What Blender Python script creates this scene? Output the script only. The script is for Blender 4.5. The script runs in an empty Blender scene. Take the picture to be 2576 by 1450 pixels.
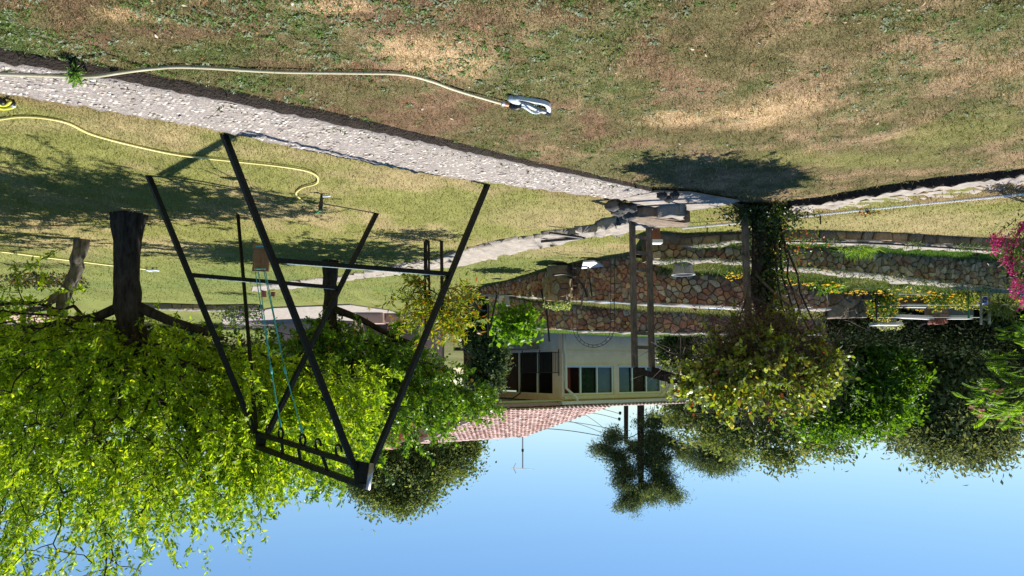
import bpy, math, random
import numpy as np
from mathutils import Vector, Matrix

# ------------------------------------------------------------------ camera, sky, sun, exposure
scene = bpy.context.scene
COL = scene.collection
H = 2.1                       # eye height above the near lawn
F = 1831.0                    # focal length in the units of a 2576 px wide photograph
CX, CY, HOR = 1288.0, 725.0, 928.0
TH = math.atan((HOR - CY) / F)
FW = np.array([0, math.cos(TH), -math.sin(TH)])
RT = np.array([1.0, 0, 0])
UP = np.array([0, math.sin(TH), math.cos(TH)])
CAMP = np.array([0, 0, H])
cd = bpy.data.cameras.new('camera')
cam = bpy.data.objects.new('camera', cd)
COL.objects.link(cam)
cd.sensor_width = 36.0
cd.lens = F / 2576 * 36
cd.clip_start = 0.05
cd.clip_end = 3000
m = Matrix(((-RT[0], -UP[0], -FW[0], 0), (-RT[1], -UP[1], -FW[1], 0), (-RT[2], -UP[2], -FW[2], H), (0, 0, 0, 1)))
cam.matrix_world = m          # the phone was held upside down: the picture is rolled by half a turn
scene.camera = cam

SUN = Vector((-0.69, 0.80, 2.44)).normalized()
w = bpy.data.worlds.new('World')
scene.world = w
w.use_nodes = True
nt = w.node_tree
bg = nt.nodes['Background']
sky = nt.nodes.new('ShaderNodeTexSky')
sky.sky_type = 'NISHITA'
sky.sun_disc = False
sky.sun_elevation = math.asin(SUN.z)
sky.sun_rotation = math.atan2(SUN.x, SUN.y)
sky.altitude = 200
sky.air_density = 1.15
sky.dust_density = 0.05
sky.ozone_density = 4.5
hs = nt.nodes.new('ShaderNodeHueSaturation')
hs.inputs['Saturation'].default_value = 1.14
hs.inputs['Value'].default_value = 1.05
nt.links.new(sky.outputs[0], hs.inputs['Color'])
nt.links.new(hs.outputs[0], bg.inputs[0])
bg.inputs[1].default_value = 0.078
sd = bpy.data.lights.new('sun', 'SUN')
sd.energy = 5.0
sd.angle = math.radians(0.53)
sd.color = (1.0, 0.95, 0.87)
so = bpy.data.objects.new('sun', sd)
so.rotation_euler = SUN.to_track_quat('Z', 'Y').to_euler()
so.location = (0, 0, 60)
COL.objects.link(so)
scene.view_settings.view_transform = 'Standard'
scene.view_settings.look = 'None'
scene.view_settings.exposure = 0.75
scene.view_settings.gamma = 1.0
scene.view_settings.use_curve_mapping = False
scene.cycles.use_denoising = True
scene.cycles.max_bounces = 12
scene.cycles.diffuse_bounces = 7
scene.cycles.transparent_max_bounces = 12

# ------------------------------------------------------------------ pixel to place
def ray(x, y):
    return FW * F + RT * (CX - x) + UP * (y - CY)
def K(x, y, d):               # the point on a pixel's ray at distance d ahead
    r = ray(x, y); return CAMP + r * (d / r[1])
def Kz(x, y, z=0.0):          # where a pixel's ray meets the level z
    r = ray(x, y); return CAMP + r * ((z - H) / r[2])
def proj(p):
    v = np.asarray(p, float) - CAMP
    s = F / v.dot(FW)
    return CX - v.dot(RT) * s, CY + v.dot(UP) * s

# ------------------------------------------------------------------ objects
def lin(*c):                  # sRGB 0-255 to linear
    return tuple(((v / 255) / 12.92 if v <= 10 else ((v / 255 + 0.055) / 1.055) ** 2.4) for v in c)
def tag(o, label=None, cat=None, group=None, kind=None):
    if label: o['label'] = label
    if cat: o['category'] = cat
    if group: o['group'] = group
    if kind: o['kind'] = kind
    return o
def thing(name, label, cat, loc=(0, 0, 0), group=None):
    o = bpy.data.objects.new(name, None)
    o.empty_display_size = 0.2
    o.location = Vector([float(v) for v in loc])
    COL.objects.link(o)
    return tag(o, label, cat, group)
def org(o):
    return np.array(o.location) if o is not None else np.zeros(3)
def root_org(o):
    t = np.zeros(3)
    while o is not None:
        t = t + np.array(o.location); o = o.parent
    return t

class MB:
    def __init__(s): s.v = []; s.f = []; s.c = []
    def add(s, vs, fs):
        b = len(s.v)
        s.v += [tuple(map(float, p)) for p in vs]
        s.f += [tuple(b + i for i in f) for f in fs]
        return s
    def box(s, c, sz, rot=None):
        hx, hy, hz = sz[0] / 2, sz[1] / 2, sz[2] / 2
        P = np.array([(x, y, z) for x in (-hx, hx) for y in (-hy, hy) for z in (-hz, hz)])
        if rot is not None: P = P @ np.asarray(rot).T
        P = P + np.asarray(c, float)
        return s.add(P, [(0, 1, 3, 2), (4, 6, 7, 5), (0, 4, 5, 1), (2, 3, 7, 6), (0, 2, 6, 4), (1, 5, 7, 3)])
    def beam(s, a, b, wd, hg, up=(0, 0, 1)):   # a box from a to b
        a = np.asarray(a, float); b = np.asarray(b, float)
        d = b - a; L = np.linalg.norm(d); d = d / L
        u = np.asarray(up, float)
        if abs(u.dot(d)) > 0.97: u = np.array([0, 1.0, 0])
        x = np.cross(u, d); x /= np.linalg.norm(x)
        z = np.cross(d, x)
        return s.box((a + b) / 2, (wd, L, hg), np.array([x, d, z]).T)
    def tube(s, pts, r, n=8, cap=True):
        pts = np.asarray(pts, float); k = len(pts)
        rr = np.broadcast_to(np.asarray(r, float), (k,))
        vs = []; u = None
        for i in range(k):
            d = pts[min(i + 1, k - 1)] - pts[max(i - 1, 0)]
            d = d / (np.linalg.norm(d) + 1e-12)
            if u is None:
                u = np.cross(d, (0, 0, 1.0))
                if np.linalg.norm(u) < 0.05: u = np.cross(d, (0, 1.0, 0))
            u = u - d * u.dot(d); u = u / (np.linalg.norm(u) + 1e-12)
            w_ = np.cross(d, u)
            for j in range(n):
                a = 2 * math.pi * j / n
                vs.append(pts[i] + rr[i] * (math.cos(a) * u + math.sin(a) * w_))
        fs = [(i * n + j, i * n + (j + 1) % n, (i + 1) * n + (j + 1) % n, (i + 1) * n + j) for i in range(k - 1) for j in range(n)]
        if cap: fs += [tuple(range(n - 1, -1, -1)), tuple((k - 1) * n + j for j in range(n))]
        return s.add(vs, fs)
    def lathe(s, c, prof, n=16, cap=True):     # prof: (radius, z) from bottom to top
        c = np.asarray(c, float)
        vs = [c + (r * math.cos(2 * math.pi * j / n), r * math.sin(2 * math.pi * j / n), z) for r, z in prof for j in range(n)]
        fs = [(i * n + j, i * n + (j + 1) % n, (i + 1) * n + (j + 1) % n, (i + 1) * n + j) for i in range(len(prof) - 1) for j in range(n)]
        if cap: fs += [tuple(range(n - 1, -1, -1)), tuple((len(prof) - 1) * n + j for j in range(n))]
        return s.add(vs, fs)
    def quad(s, a, b, c, d): return s.add([a, b, c, d], [(0, 1, 2, 3)])
    def prism(s, poly, dz):                    # poly of 3-D points, thickened downwards by dz
        n = len(poly); P = np.asarray(poly, float); Q = P - np.array([0, 0, dz])
        return s.add(list(P) + list(Q), [tuple(range(n)), tuple(range(2 * n - 1, n - 1, -1))] + [(i, n + i, n + (i + 1) % n, (i + 1) % n) for i in range(n)])
    def build(s, name, mat, parent=None, smooth=False, col=None, bevel=0):
        o_ = root_org(parent)
        me = bpy.data.meshes.new(name)
        me.from_pydata([tuple(np.array(p) - o_) for p in s.v], [], s.f)
        me.materials.append(mat)
        if smooth:
            for p in me.polygons: p.use_smooth = True
        if col is not None: setcol(me, col)
        o = bpy.data.objects.new(name, me)
        COL.objects.link(o)
        if parent is not None: o.parent = parent
        if bevel:
            b = o.modifiers.new('bevel', 'BEVEL'); b.width = bevel; b.segments = 2; b.limit_method = 'ANGLE'
        return o
def setcol(me, col):
    c = np.ones((len(me.vertices), 4), np.float32)
    c[:, :3] = np.asarray(col, np.float32)
    a = me.attributes.new('Col', 'FLOAT_COLOR', 'POINT')
    a.data.foreach_set('color', c.ravel())
def fast_mesh(name, V, faces, mat, parent=None, col=None, smooth=False):
    """faces: list of int arrays (m,k)"""
    V = np.asarray(V, np.float32) - root_org(parent).astype(np.float32)
    me = bpy.data.meshes.new(name)
    me.vertices.add(len(V)); me.vertices.foreach_set('co', V.ravel())
    idx = np.concatenate([f.ravel() for f in faces]).astype(np.int32)
    tot = np.concatenate([np.full(len(f), f.shape[1]) for f in faces]).astype(np.int32)
    st = np.concatenate([[0], np.cumsum(tot)[:-1]]).astype(np.int32)
    me.loops.add(len(idx)); me.loops.foreach_set('vertex_index', idx)
    me.polygons.add(len(tot)); me.polygons.foreach_set('loop_start', st); me.polygons.foreach_set('loop_total', tot)
    me.update(calc_edges=True)
    me.materials.append(mat)
    if smooth: me.polygons.foreach_set('use_smooth', np.ones(len(tot), bool))
    if col is not None: setcol(me, col)
    o = bpy.data.objects.new(name, me)
    COL.objects.link(o)
    if parent is not None: o.parent = parent
    return o

# ------------------------------------------------------------------ materials
def _mat(name):
    mt = bpy.data.materials.new(name); mt.use_nodes = True
    n = mt.node_tree.nodes; return mt, n, mt.node_tree.links, n['Principled BSDF']
def M_plain(name, c, rough=0.6, metal=0.0, spec=0.5, noise=0.0, nscale=20.0, bump=0.0, bscale=60.0):
    mt, n, l, p = _mat(name)
    p.inputs['Roughness'].default_value = rough; p.inputs['Metallic'].default_value = metal
    p.inputs['Specular IOR Level'].default_value = spec
    tc = n.new('ShaderNodeTexCoord')
    if noise:
        t = n.new('ShaderNodeTexNoise'); t.inputs['Scale'].default_value = nscale; t.inputs['Detail'].default_value = 8
        t.inputs['Roughness'].default_value = 0.65
        l.new(tc.outputs['Object'], t.inputs['Vector'])
        r = n.new('ShaderNodeValToRGB')
        r.color_ramp.elements[0].position = 0.3; r.color_ramp.elements[1].position = 0.72
        r.color_ramp.elements[0].color = (*[v * (1 - noise) for v in c], 1)
        r.color_ramp.elements[1].color = (*[min(1, v * (1 + noise)) for v in c], 1)
        l.new(t.outputs[0], r.inputs[0]); l.new(r.outputs[0], p.inputs['Base Color'])
    else:
        p.inputs['Base Color'].default_value = (*c, 1)
    if bump:
        t2 = n.new('ShaderNodeTexNoise'); t2.inputs['Scale'].default_value = bscale; t2.inputs['Detail'].default_value = 6
        l.new(tc.outputs['Object'], t2.inputs['Vector'])
        b = n.new('ShaderNodeBump'); b.inputs['Strength'].default_value = bump; b.inputs['Distance'].default_value = 0.02
        l.new(t2.outputs[0], b.inputs['Height']); l.new(b.outputs[0], p.inputs['Normal'])
    return mt
def M_col(name, rough=0.8, noise=0.35, nscale=25.0, bump=0.4, bscale=40.0, spec=0.3, fine=0.0):
    """colour from the mesh's Col attribute, with grain"""
    mt, n, l, p = _mat(name)
    p.inputs['Roughness'].default_value = rough; p.inputs['Specular IOR Level'].default_value = spec
    a = n.new('ShaderNodeAttribute'); a.attribute_name = 'Col'
    tc = n.new('ShaderNodeTexCoord')
    t = n.new('ShaderNodeTexNoise'); t.inputs['Scale'].default_value = nscale; t.inputs['Detail'].default_value = 9; t.inputs['Roughness'].default_value = 0.7
    l.new(tc.outputs['Object'], t.inputs['Vector'])
    mr = n.new('ShaderNodeMapRange'); mr.inputs[1].default_value = 0.25; mr.inputs[2].default_value = 0.75
    mr.inputs[3].default_value = 1 - noise; mr.inputs[4].default_value = 1 + noise
    l.new(t.outputs[0], mr.inputs[0])
    mx = n.new('ShaderNodeVectorMath'); mx.operation = 'SCALE'
    l.new(a.outputs['Color'], mx.inputs[0]); l.new(mr.outputs[0], mx.inputs['Scale'])
    outc = mx.outputs[0]
    if fine:
        t3 = n.new('ShaderNodeTexNoise'); t3.inputs['Scale'].default_value = nscale * 3.6; t3.inputs['Detail'].default_value = 3; t3.inputs['Roughness'].default_value = 0.6
        l.new(tc.outputs['Object'], t3.inputs['Vector'])
        m3 = n.new('ShaderNodeMapRange'); m3.inputs[1].default_value = 0.36; m3.inputs[2].default_value = 0.64
        m3.inputs[3].default_value = 1 - fine; m3.inputs[4].default_value = 1 + fine
        l.new(t3.outputs[0], m3.inputs[0])
        x3 = n.new('ShaderNodeVectorMath'); x3.operation = 'SCALE'
        l.new(outc, x3.inputs[0]); l.new(m3.outputs[0], x3.inputs['Scale']); outc = x3.outputs[0]
    l.new(outc, p.inputs['Base Color'])
    if bump:
        t2 = n.new('ShaderNodeTexNoise'); t2.inputs['Scale'].default_value = bscale; t2.inputs['Detail'].default_value = 8
        l.new(tc.outputs['Object'], t2.inputs['Vector'])
        b = n.new('ShaderNodeBump'); b.inputs['Strength'].default_value = bump; b.inputs['Distance'].default_value = 0.03
        l.new(t2.outputs[0], b.inputs['Height']); l.new(b.outputs[0], p.inputs['Normal'])
    return mt
def M_leaf(name, trans=0.45, rough=0.45, tint=(1.25, 1.15, 0.45), spec=0.4):
    mt, n, l, p = _mat(name)
    p.inputs['Roughness'].default_value = rough; p.inputs['Specular IOR Level'].default_value = spec
    a = n.new('ShaderNodeAttribute'); a.attribute_name = 'Col'
    l.new(a.outputs['Color'], p.inputs['Base Color'])
    tr = n.new('ShaderNodeBsdfTranslucent')
    mu = n.new('ShaderNodeVectorMath'); mu.operation = 'MULTIPLY'; mu.inputs[1].default_value = tint
    l.new(a.outputs['Color'], mu.inputs[0]); l.new(mu.outputs[0], tr.inputs['Color'])
    mix = n.new('ShaderNodeMixShader'); mix.inputs[0].default_value = trans
    l.new(p.outputs[0], mix.inputs[1]); l.new(tr.outputs[0], mix.inputs[2])
    l.new(mix.outputs[0], n['Material Output'].inputs['Surface'])
    return mt
def M_bark(name, c1, c2, scale=9.0):
    mt, n, l, p = _mat(name)
    p.inputs['Roughness'].default_value = 0.9; p.inputs['Specular IOR Level'].default_value = 0.15
    tc = n.new('ShaderNodeTexCoord'); mp = n.new('ShaderNodeMapping'); mp.inputs['Scale'].default_value = (1, 1, 0.25)
    l.new(tc.outputs['Object'], mp.inputs['Vector'])
    t = n.new('ShaderNodeTexNoise'); t.inputs['Scale'].default_value = scale * 2; t.inputs['Detail'].default_value = 9; t.inputs['Roughness'].default_value = 0.7
    l.new(mp.outputs[0], t.inputs['Vector'])
    r = n.new('ShaderNodeValToRGB'); r.color_ramp.elements[0].position = 0.35; r.color_ramp.elements[1].position = 0.7
    r.color_ramp.elements[0].color = (*c1, 1); r.color_ramp.elements[1].color = (*c2, 1)
    l.new(t.outputs[0], r.inputs[0]); l.new(r.outputs[0], p.inputs['Base Color'])
    b = n.new('ShaderNodeBump'); b.inputs['Strength'].default_value = 0.9; b.inputs['Distance'].default_value = 0.04
    l.new(t.outputs[0], b.inputs['Height']); l.new(b.outputs[0], p.inputs['Normal'])
    return mt
def M_glass(name, c=(0.02, 0.025, 0.03), mixf=0.35):
    mt, n, l, p = _mat(name)
    p.inputs['Base Color'].default_value = (*c, 1); p.inputs['Roughness'].default_value = 0.03
    p.inputs['Specular IOR Level'].default_value = 0.9
    t = n.new('ShaderNodeBsdfTransparent'); t.inputs[0].default_value = (0.85, 0.9, 0.9, 1)
    mix = n.new('ShaderNodeMixShader'); mix.inputs[0].default_value = mixf
    l.new(t.outputs[0], mix.inputs[1]); l.new(p.outputs[0], mix.inputs[2])
    l.new(mix.outputs[0], n['Material Output'].inputs['Surface'])
    return mt

m_soil = M_col('turf_soil', 0.95, 0.75, 48, 1.0, 110, 0.05, fine=0.6)
m_turf = M_col('turf', 0.95, 0.45, 40, 0.8, 70, 0.05, fine=0.4)
m_blade = M_leaf('grass_blade', 0.3, 0.6, (1.1, 1.1, 0.7), 0.2)
m_weed = M_leaf('weed_leaf', 0.3, 0.5, (1.1, 1.1, 0.6), 0.3)
m_leafA = M_leaf('leaf_yellow_green', 0.6, 0.42, (1.3, 1.22, 0.3), 0.4)
m_leafB = M_leaf('leaf_green', 0.48, 0.35, (1.3, 1.2, 0.35), 0.5)
m_leafD = M_leaf('leaf_dark', 0.4, 0.7, (1.2, 1.1, 0.5), 0.1)
m_leafH = M_leaf('leaf_hedge', 0.12, 0.8, (1.2, 1.1, 0.5), 0.05)
m_flower = M_leaf('petal', 0.3, 0.6, (1.1, 1.0, 0.9), 0.2)
m_bark = M_bark('bark_dark', (0.016, 0.012, 0.010), (0.085, 0.07, 0.058))
m_twig = M_plain('bare_twig', (0.09, 0.055, 0.05), 0.9)
m_barkL = M_bark('bark_grey', (0.05, 0.043, 0.035), (0.26, 0.23, 0.19))
m_stone = M_col('wall_stone', 0.9, 0.45, 14, 0.7, 30, 0.2)
m_mortar = M_plain('mortar', (0.21, 0.16, 0.115), 0.95, noise=0.4, nscale=15, bump=0.5)
m_conc = M_plain('concrete', (0.30, 0.262, 0.222), 0.9, noise=0.35, nscale=7, bump=0.6, bscale=35)
m_concdark = M_plain('concrete_path_body', (0.30, 0.262, 0.235), 0.9, noise=0.5, nscale=45, bump=0.9, bscale=90)
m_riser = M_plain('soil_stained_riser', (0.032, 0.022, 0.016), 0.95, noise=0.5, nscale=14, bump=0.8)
m_pebble = M_col('pebble', 0.8, 0.2, 20, 0.2, 40, 0.3)
m_wood = M_bark('weathered_wood', (0.085, 0.068, 0.052), (0.27, 0.22, 0.17), 12)
m_wooddk = M_bark('dark_wood', (0.02, 0.016, 0.013), (0.07, 0.055, 0.042), 12)
m_iron = M_plain('black_green_paint', (0.008, 0.010, 0.008), 0.48, 0.0, 0.14, noise=0.6, nscale=30, bump=0.25)
m_white = M_plain('white_paint', (0.74, 0.74, 0.72), 0.5, noise=0.08, nscale=10)
m_steel = M_plain('galvanised_steel', (0.34, 0.35, 0.36), 0.42, 0.7, noise=0.25, nscale=12)
m_black = M_plain('black_plastic', (0.012, 0.012, 0.013), 0.4)
m_orange = M_plain('orange_skin', (0.62, 0.26, 0.04), 0.5)
m_terra = M_plain('terracotta', (0.23, 0.075, 0.045), 0.7, noise=0.25, nscale=14)
print('base ok')
# ------------------------------------------------------------------ noise
def vnoise(x, y, s, seed):
    r = np.random.RandomState(seed).rand(256, 256)
    u = np.asarray(x) / s + 1000.37 + seed; v = np.asarray(y) / s + 1000.11
    i = np.floor(u).astype(int); j = np.floor(v).astype(int)
    a = u - i; b = v - j
    a = a * a * (3 - 2 * a); b = b * b * (3 - 2 * b)
    g = lambda p, q: r[p % 256, q % 256]
    return (g(i, j) * (1 - a) + g(i + 1, j) * a) * (1 - b) + (g(i, j + 1) * (1 - a) + g(i + 1, j + 1) * a) * b
def fbm(x, y, s, seed, o=4):
    t = 0; k = 0
    for q in range(o):
        t = t + vnoise(x, y, s / 2 ** q, seed + q) * 0.55 ** q; k += 0.55 ** q
    return t / k
def sstep(a, b, x):
    t = np.clip((x - a) / (b - a), 0, 1); return t * t * (3 - 2 * t)
def mixc(a, b, t):
    t = np.asarray(t)[..., None]; return a * (1 - t) + b * t

# ------------------------------------------------------------------ outlines read from the photograph (2576 px wide units)
ZP1, ZP2B = 0.09, 0.125
N1 = [(-300, 100), (0, 155), (310, 205), (600, 262), (1000, 345), (1300, 410), (1480, 447), (1640, 482)]
F1 = [(-300, 185), (0, 235), (300, 285), (560, 332), (800, 387), (1100, 443), (1400, 483), (1565, 503)]
N2B = [(1985, 523), (2067, 513), (2190, 492), (2267, 481), (2400, 463), (2576, 445), (2800, 415)]
F2B = [(1975, 541), (2134, 521), (2284, 504), (2430, 489), (2576, 473), (2800, 450)]
p1n = np.array([Kz(*p, ZP1) for p in N1]); p1f = np.array([Kz(*p, ZP1) for p in F1])
p2n = np.array([Kz(*p, ZP2B) for p in N2B]); p2f = np.array([Kz(*p, ZP2B) for p in F2B])
bpts = np.concatenate([p1n[:, :2] + (0.0, 0.25), np.array([Kz(1760, 505, 0.09)[:2]]), p2n[:, :2] + (0, 0.3)])
bpts = bpts[np.argsort(bpts[:, 0])]
def yb(X): return np.interp(X, bpts[:, 0], bpts[:, 1])
def nz(X, Y):                                    # near lawn level: it rises a little towards the far end of the path
    return 0.045 * sstep(1.6, -1.0, X) * sstep(1.6, 0.1, yb(X) - Y)
def gz(X, Y):                                    # lawn level beyond the path
    return 0.055 + 0.07 * sstep(-2.2, -4.2, X) * sstep(16, 10, Y) + 0.02 * (fbm(X, Y, 2.5, 5) - 0.5)

def ell(x, y, cx, cy, rx, ry, z=0.0):            # an ellipse on the ground given by its pixel centre and radii
    c = Kz(cx, cy, z); d = c[1]
    dep = math.atan2(H - z, d)
    a = rx * d / F; b = ry * d / F / math.sin(dep)
    wob = 0.45 * (fbm(x, y, 0.5, 31) - 0.5) * 2
    return 1 - sstep(0.35, 1.25, np.sqrt(((x - c[0]) / a) ** 2 + ((y - c[1]) / b) ** 2) + wob)

def near_color(x, y):
    n1 = fbm(x, y, 0.9, 11); n2 = fbm(x, y, 0.28, 21); n3 = fbm(x, y, 0.09, 27, 3)
    olive = np.array((0.16, 0.135, 0.062)); tan = np.array((0.37, 0.265, 0.155)); brown = np.array((0.155, 0.088, 0.055))
    green = np.array((0.088, 0.125, 0.034)); straw = np.array((0.56, 0.39, 0.22)); lime = np.array((0.22, 0.225, 0.07))
    c = mixc(olive, tan, sstep(0.4, 0.62, n2 * 0.6 + n1 * 0.4))
    c = mixc(c, brown, sstep(0.42, 0.6, n2) * 0.7 * (1 - 0.75 * sstep(-0.6, -2.2, x)))
    c = mixc(c, green, sstep(0.50, 0.66, 0.55 * n1 + 0.45 * fbm(x, y, 0.35, 41)) * (0.55 + 0.45 * sstep(-0.5, 1.2, x)))
    for e in ((1110, 150, 175, 62), (1000, 118, 90, 32), (1930, 288, 190, 45), (830, 14, 120, 22), (330, 38, 120, 24), (1700, 300, 120, 26)):
        c = mixc(c, straw, ell(x, y, *e) * (0.55 + 0.5 * n2))
    for e in ((520, 205, 330, 38), (700, 120, 260, 36), (1560, 215, 120, 28), (1350, 130, 90, 30), (480, 140, 170, 26)):
        c = mixc(c, green, ell(x, y, *e) * 0.75 * sstep(0.35, 0.6, n2))
    for e in ((2150, 400, 300, 28), (2420, 330, 160, 60)):
        c = mixc(c, lime, ell(x, y, *e) * 0.6)
    return c * (0.62 + 0.76 * n3)[..., None]
def far_color(x, y):
    n1 = fbm(x, y, 1.6, 51); n2 = fbm(x, y, 0.4, 61)
    lime = np.array((0.20, 0.20, 0.062)); gr = np.array((0.125, 0.165, 0.045)); tan = np.array((0.32, 0.255, 0.13)); br = np.array((0.20, 0.13, 0.07))
    c = mixc(lime, tan, sstep(0.45, 0.66, 0.6 * n1 + 0.4 * n2))
    c = mixc(c, gr, sstep(11.5, 15.0, y) * (0.35 + 0.55 * sstep(0.4, 0.6, n1)))
    c = mixc(c, br, sstep(1.3, 0.3, y - yb(x)) * 0.8 * sstep(0.3, 0.6, n2))
    for e in ((1400, 545, 220, 40), (300, 315, 320, 26), (2300, 555, 420, 34)):
        c = mixc(c, tan, ell(x, y, *e, 0.06) * 0.6)
    return c * (0.7 + 0.6 * fbm(x, y, 0.12, 71, 3))[..., None]

# ------------------------------------------------------------------ ground, lawns
def grid(xs, ys, zf): 
    X, Y = np.meshgrid(xs, ys)
    return np.stack([X, Y, zf(X, Y)], -1)
def grid_faces(r, c):
    i = np.arange(r * c).reshape(r, c)
    return [np.stack([i[:-1, :-1], i[:-1, 1:], i[1:, 1:], i[1:, :-1]], -1).reshape(-1, 4)]
gx = np.concatenate([-np.geomspace(900, 1, 26), np.geomspace(1, 900, 26)]); gy = np.concatenate([-np.geomspace(300, 1, 14), np.geomspace(1, 1500, 40)])
G = grid(gx, gy, lambda X, Y: -0.06 - 0.0 * X)
gc = np.array((0.12, 0.12, 0.045)) * (0.6 + 0.8 * fbm(G[..., 0], G[..., 1], 30, 3))[..., None]
o = fast_mesh('ground', G.reshape(-1, 3), grid_faces(*G.shape[:2]), m_turf, col=gc.reshape(-1, 3)); tag(o, kind='structure')

xs = np.concatenate([np.arange(-11, -6, 0.12), np.arange(-6, 4.5, 0.035), np.arange(4.5, 8, 0.12)]); ts = np.linspace(0, 1, 190)
XX = np.broadcast_to(xs, (len(ts), len(xs)))
YY = 1.2 + (yb(xs)[None, :] - 1.2) * ts[:, None]
NL = np.stack([XX, YY, nz(XX, YY) + 0.022 * (fbm(XX, YY, 0.5, 5) - 0.5) + 0.010 * (fbm(XX, YY, 0.12, 8, 3) - 0.5)], -1)
o = fast_mesh('lawn', NL.reshape(-1, 3), grid_faces(*NL.shape[:2]), m_soil, col=near_color(XX, YY).reshape(-1, 3), smooth=True); tag(o, kind='structure')
xs = np.concatenate([np.arange(-26, -9, 0.5), np.arange(-9, 9, 0.09), np.arange(9, 26, 0.5)])
ts = np.concatenate([[0], np.geomspace(0.05, 45, 110)])
XX = np.broadcast_to(xs, (len(ts), len(xs))); YY = yb(xs)[None, :] + ts[:, None] + 0 * XX
FL = np.stack([XX, YY, gz(XX, YY)], -1)
o = fast_mesh('lawn', FL.reshape(-1, 3), grid_faces(*FL.shape[:2]), m_turf, col=far_color(XX, YY).reshape(-1, 3), smooth=True); tag(o, kind='structure')

rng = np.random.RandomState(7)
def blades(name, x, y, z, ln, wd, col, label, seed=1):
    r = np.random.RandomState(seed); n = len(x)
    a = r.rand(n) * 2 * math.pi; lean = r.uniform(0.3, 1.3, n); la = r.rand(n) * 2 * math.pi
    b = np.stack([x, y, z], -1); s = np.stack([np.cos(a), np.sin(a), 0 * a], -1) * (wd / 2)[:, None]
    tip = b + np.stack([np.cos(la) * np.sin(lean), np.sin(la) * np.sin(lean), np.cos(lean)], -1) * ln[:, None]
    V = np.stack([b - s, b + s, tip], 1).reshape(-1, 3)
    f = np.arange(3 * n).reshape(n, 3)
    o = fast_mesh(name, V, [f], m_blade, col=np.repeat(col, 3, 0))
    return tag(o, label, 'grass', kind='stuff')
def sample(n, x0, x1, y0, y1, s):                # even density over the view: more blades where it is near
    r = np.random.RandomState(s)
    iy = r.uniform(1 / y1, 1 / y0, n); y = 1 / iy
    return r.uniform(x0, x1, n) * y, y
x, y = sample(640000, -0.82, 0.82, 1.75, 11, 3)
k = y < yb(x) - 0.03
x, y = x[k], y[k]
dens = fbm(x, y, 0.30, 41) * 0.6 + fbm(x, y, 0.9, 11) * 0.4
k = rng.rand(len(x)) < np.clip(0.25 + 1.5 * (dens - 0.3), 0.22, 1)
x, y = x[k], y[k]
c = near_color(x, y)
straw = rng.rand(len(x)) < 0.45
c = np.where(straw[:, None], c * 0.75 + np.array((0.13, 0.095, 0.05)), c * 0.72 + np.array((0.02, 0.042, 0.006)))
c *= rng.uniform(0.45, 1.7, len(x))[:, None]
blades('grass', x, y, nz(x, y) - 0.002, rng.uniform(0.014, 0.050, len(x)) * (0.8 + y * 0.05), rng.uniform(0.003, 0.0065, len(x)) * (0.6 + y * 0.15), np.clip(c, 0.005, 0.8), 'short dry patchy grass on the lawn below the pebble path', 4)
x, y = sample(330000, -0.8, 0.8, 3.4, 22, 5)
k = y > yb(x) + 0.25
x, y = x[k], y[k]
c = far_color(x, y) * rng.uniform(0.6, 1.5, len(x))[:, None] + np.array((0.01, 0.02, 0.0))
blades('grass', x, y, gz(x, y) - 0.002, rng.uniform(0.015, 0.04, len(x)) * (0.8 + y * 0.03), 0.0012 * y * rng.uniform(0.6, 1.2, len(x)), np.clip(c, 0.005, 0.8), 'short yellow green grass on the lawn under the swing frame', 6)

# leaves: the one builder for weeds, crowns and flowers
def unit(a): return a / (np.linalg.norm(a, axis=-1, keepdims=True) + 1e-9)
def leaves(name, P, D, N, L, W, col, mat, parent=None, fine=False, curl=0.25):
    P = np.asarray(P, float); D = unit(D); S = unit(np.cross(D, N)); N = np.cross(S, D)
    L = np.broadcast_to(L, (len(P),))[:, None]; W = np.broadcast_to(W, (len(P),))[:, None]
    n = len(P); b = np.arange(n)[:, None]
    if fine:
        q1 = P + D * L * 0.30 + N * L * curl * 0.22; q2 = P + D * L * 0.66 + N * L * curl * 0.2
        V = np.stack([P, q1 + S * W * .46, q1 - S * W * .46, q2 + S * W * .36, q2 - S * W * .36, P + D * L - N * L * curl * 0.3], 1).reshape(-1, 3)
        f = [b * 6 + np.array([[0, 1, 2]]), b * 6 + np.array([[3, 5, 4]]), b * 6 + np.array([[1, 3, 4, 2]])]; k = 6
    else:
        mid = P + D * L * 0.48
        V = np.stack([P, mid + S * W / 2 + N * W * curl, P + D * L, mid - S * W / 2 + N * W * curl], 1).reshape(-1, 3)
        f = [b * 4 + np.array([[0, 1, 2]]), b * 4 + np.array([[0, 2, 3]])]; k = 4
    return fast_mesh(name, V, f, mat, parent, col=np.repeat(np.clip(col, 0.001, 0.9), k, 0))
def rdir(r, n): return unit(r.normal(size=(n, 3)))

# weeds: small rosettes of leaves in the near lawn
r = np.random.RandomState(12)
x, y = sample(26000, -0.82, 0.82, 1.75, 10, 9)
g = fbm(x, y, 0.9, 11) * 0.5 + fbm(x, y, 0.35, 41) * 0.5
k = (y < yb(x) - 0.05) & (r.rand(len(x)) < sstep(0.42, 0.62, g + 0.05 * sstep(-1, 1.5, x)) * (0.35 + 0.65 * sstep(-1.2, 0.6, x)))
x, y = x[k], y[k]
m_ = r.randint(5, 11, len(x)); ii = np.repeat(np.arange(len(x)), m_); n = len(ii)
az = r.rand(n) * 6.283; el = r.uniform(0.0, 0.7, n)
D = np.stack([np.cos(az) * np.cos(el), np.sin(az) * np.cos(el), np.sin(el)], -1)
base = np.stack([x[ii], y[ii], 0.004 + nz(x, y)[ii]], -1) + D * 0.004 + r.normal(size=(n, 3)) * (0.012, 0.012, 0.0)
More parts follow.
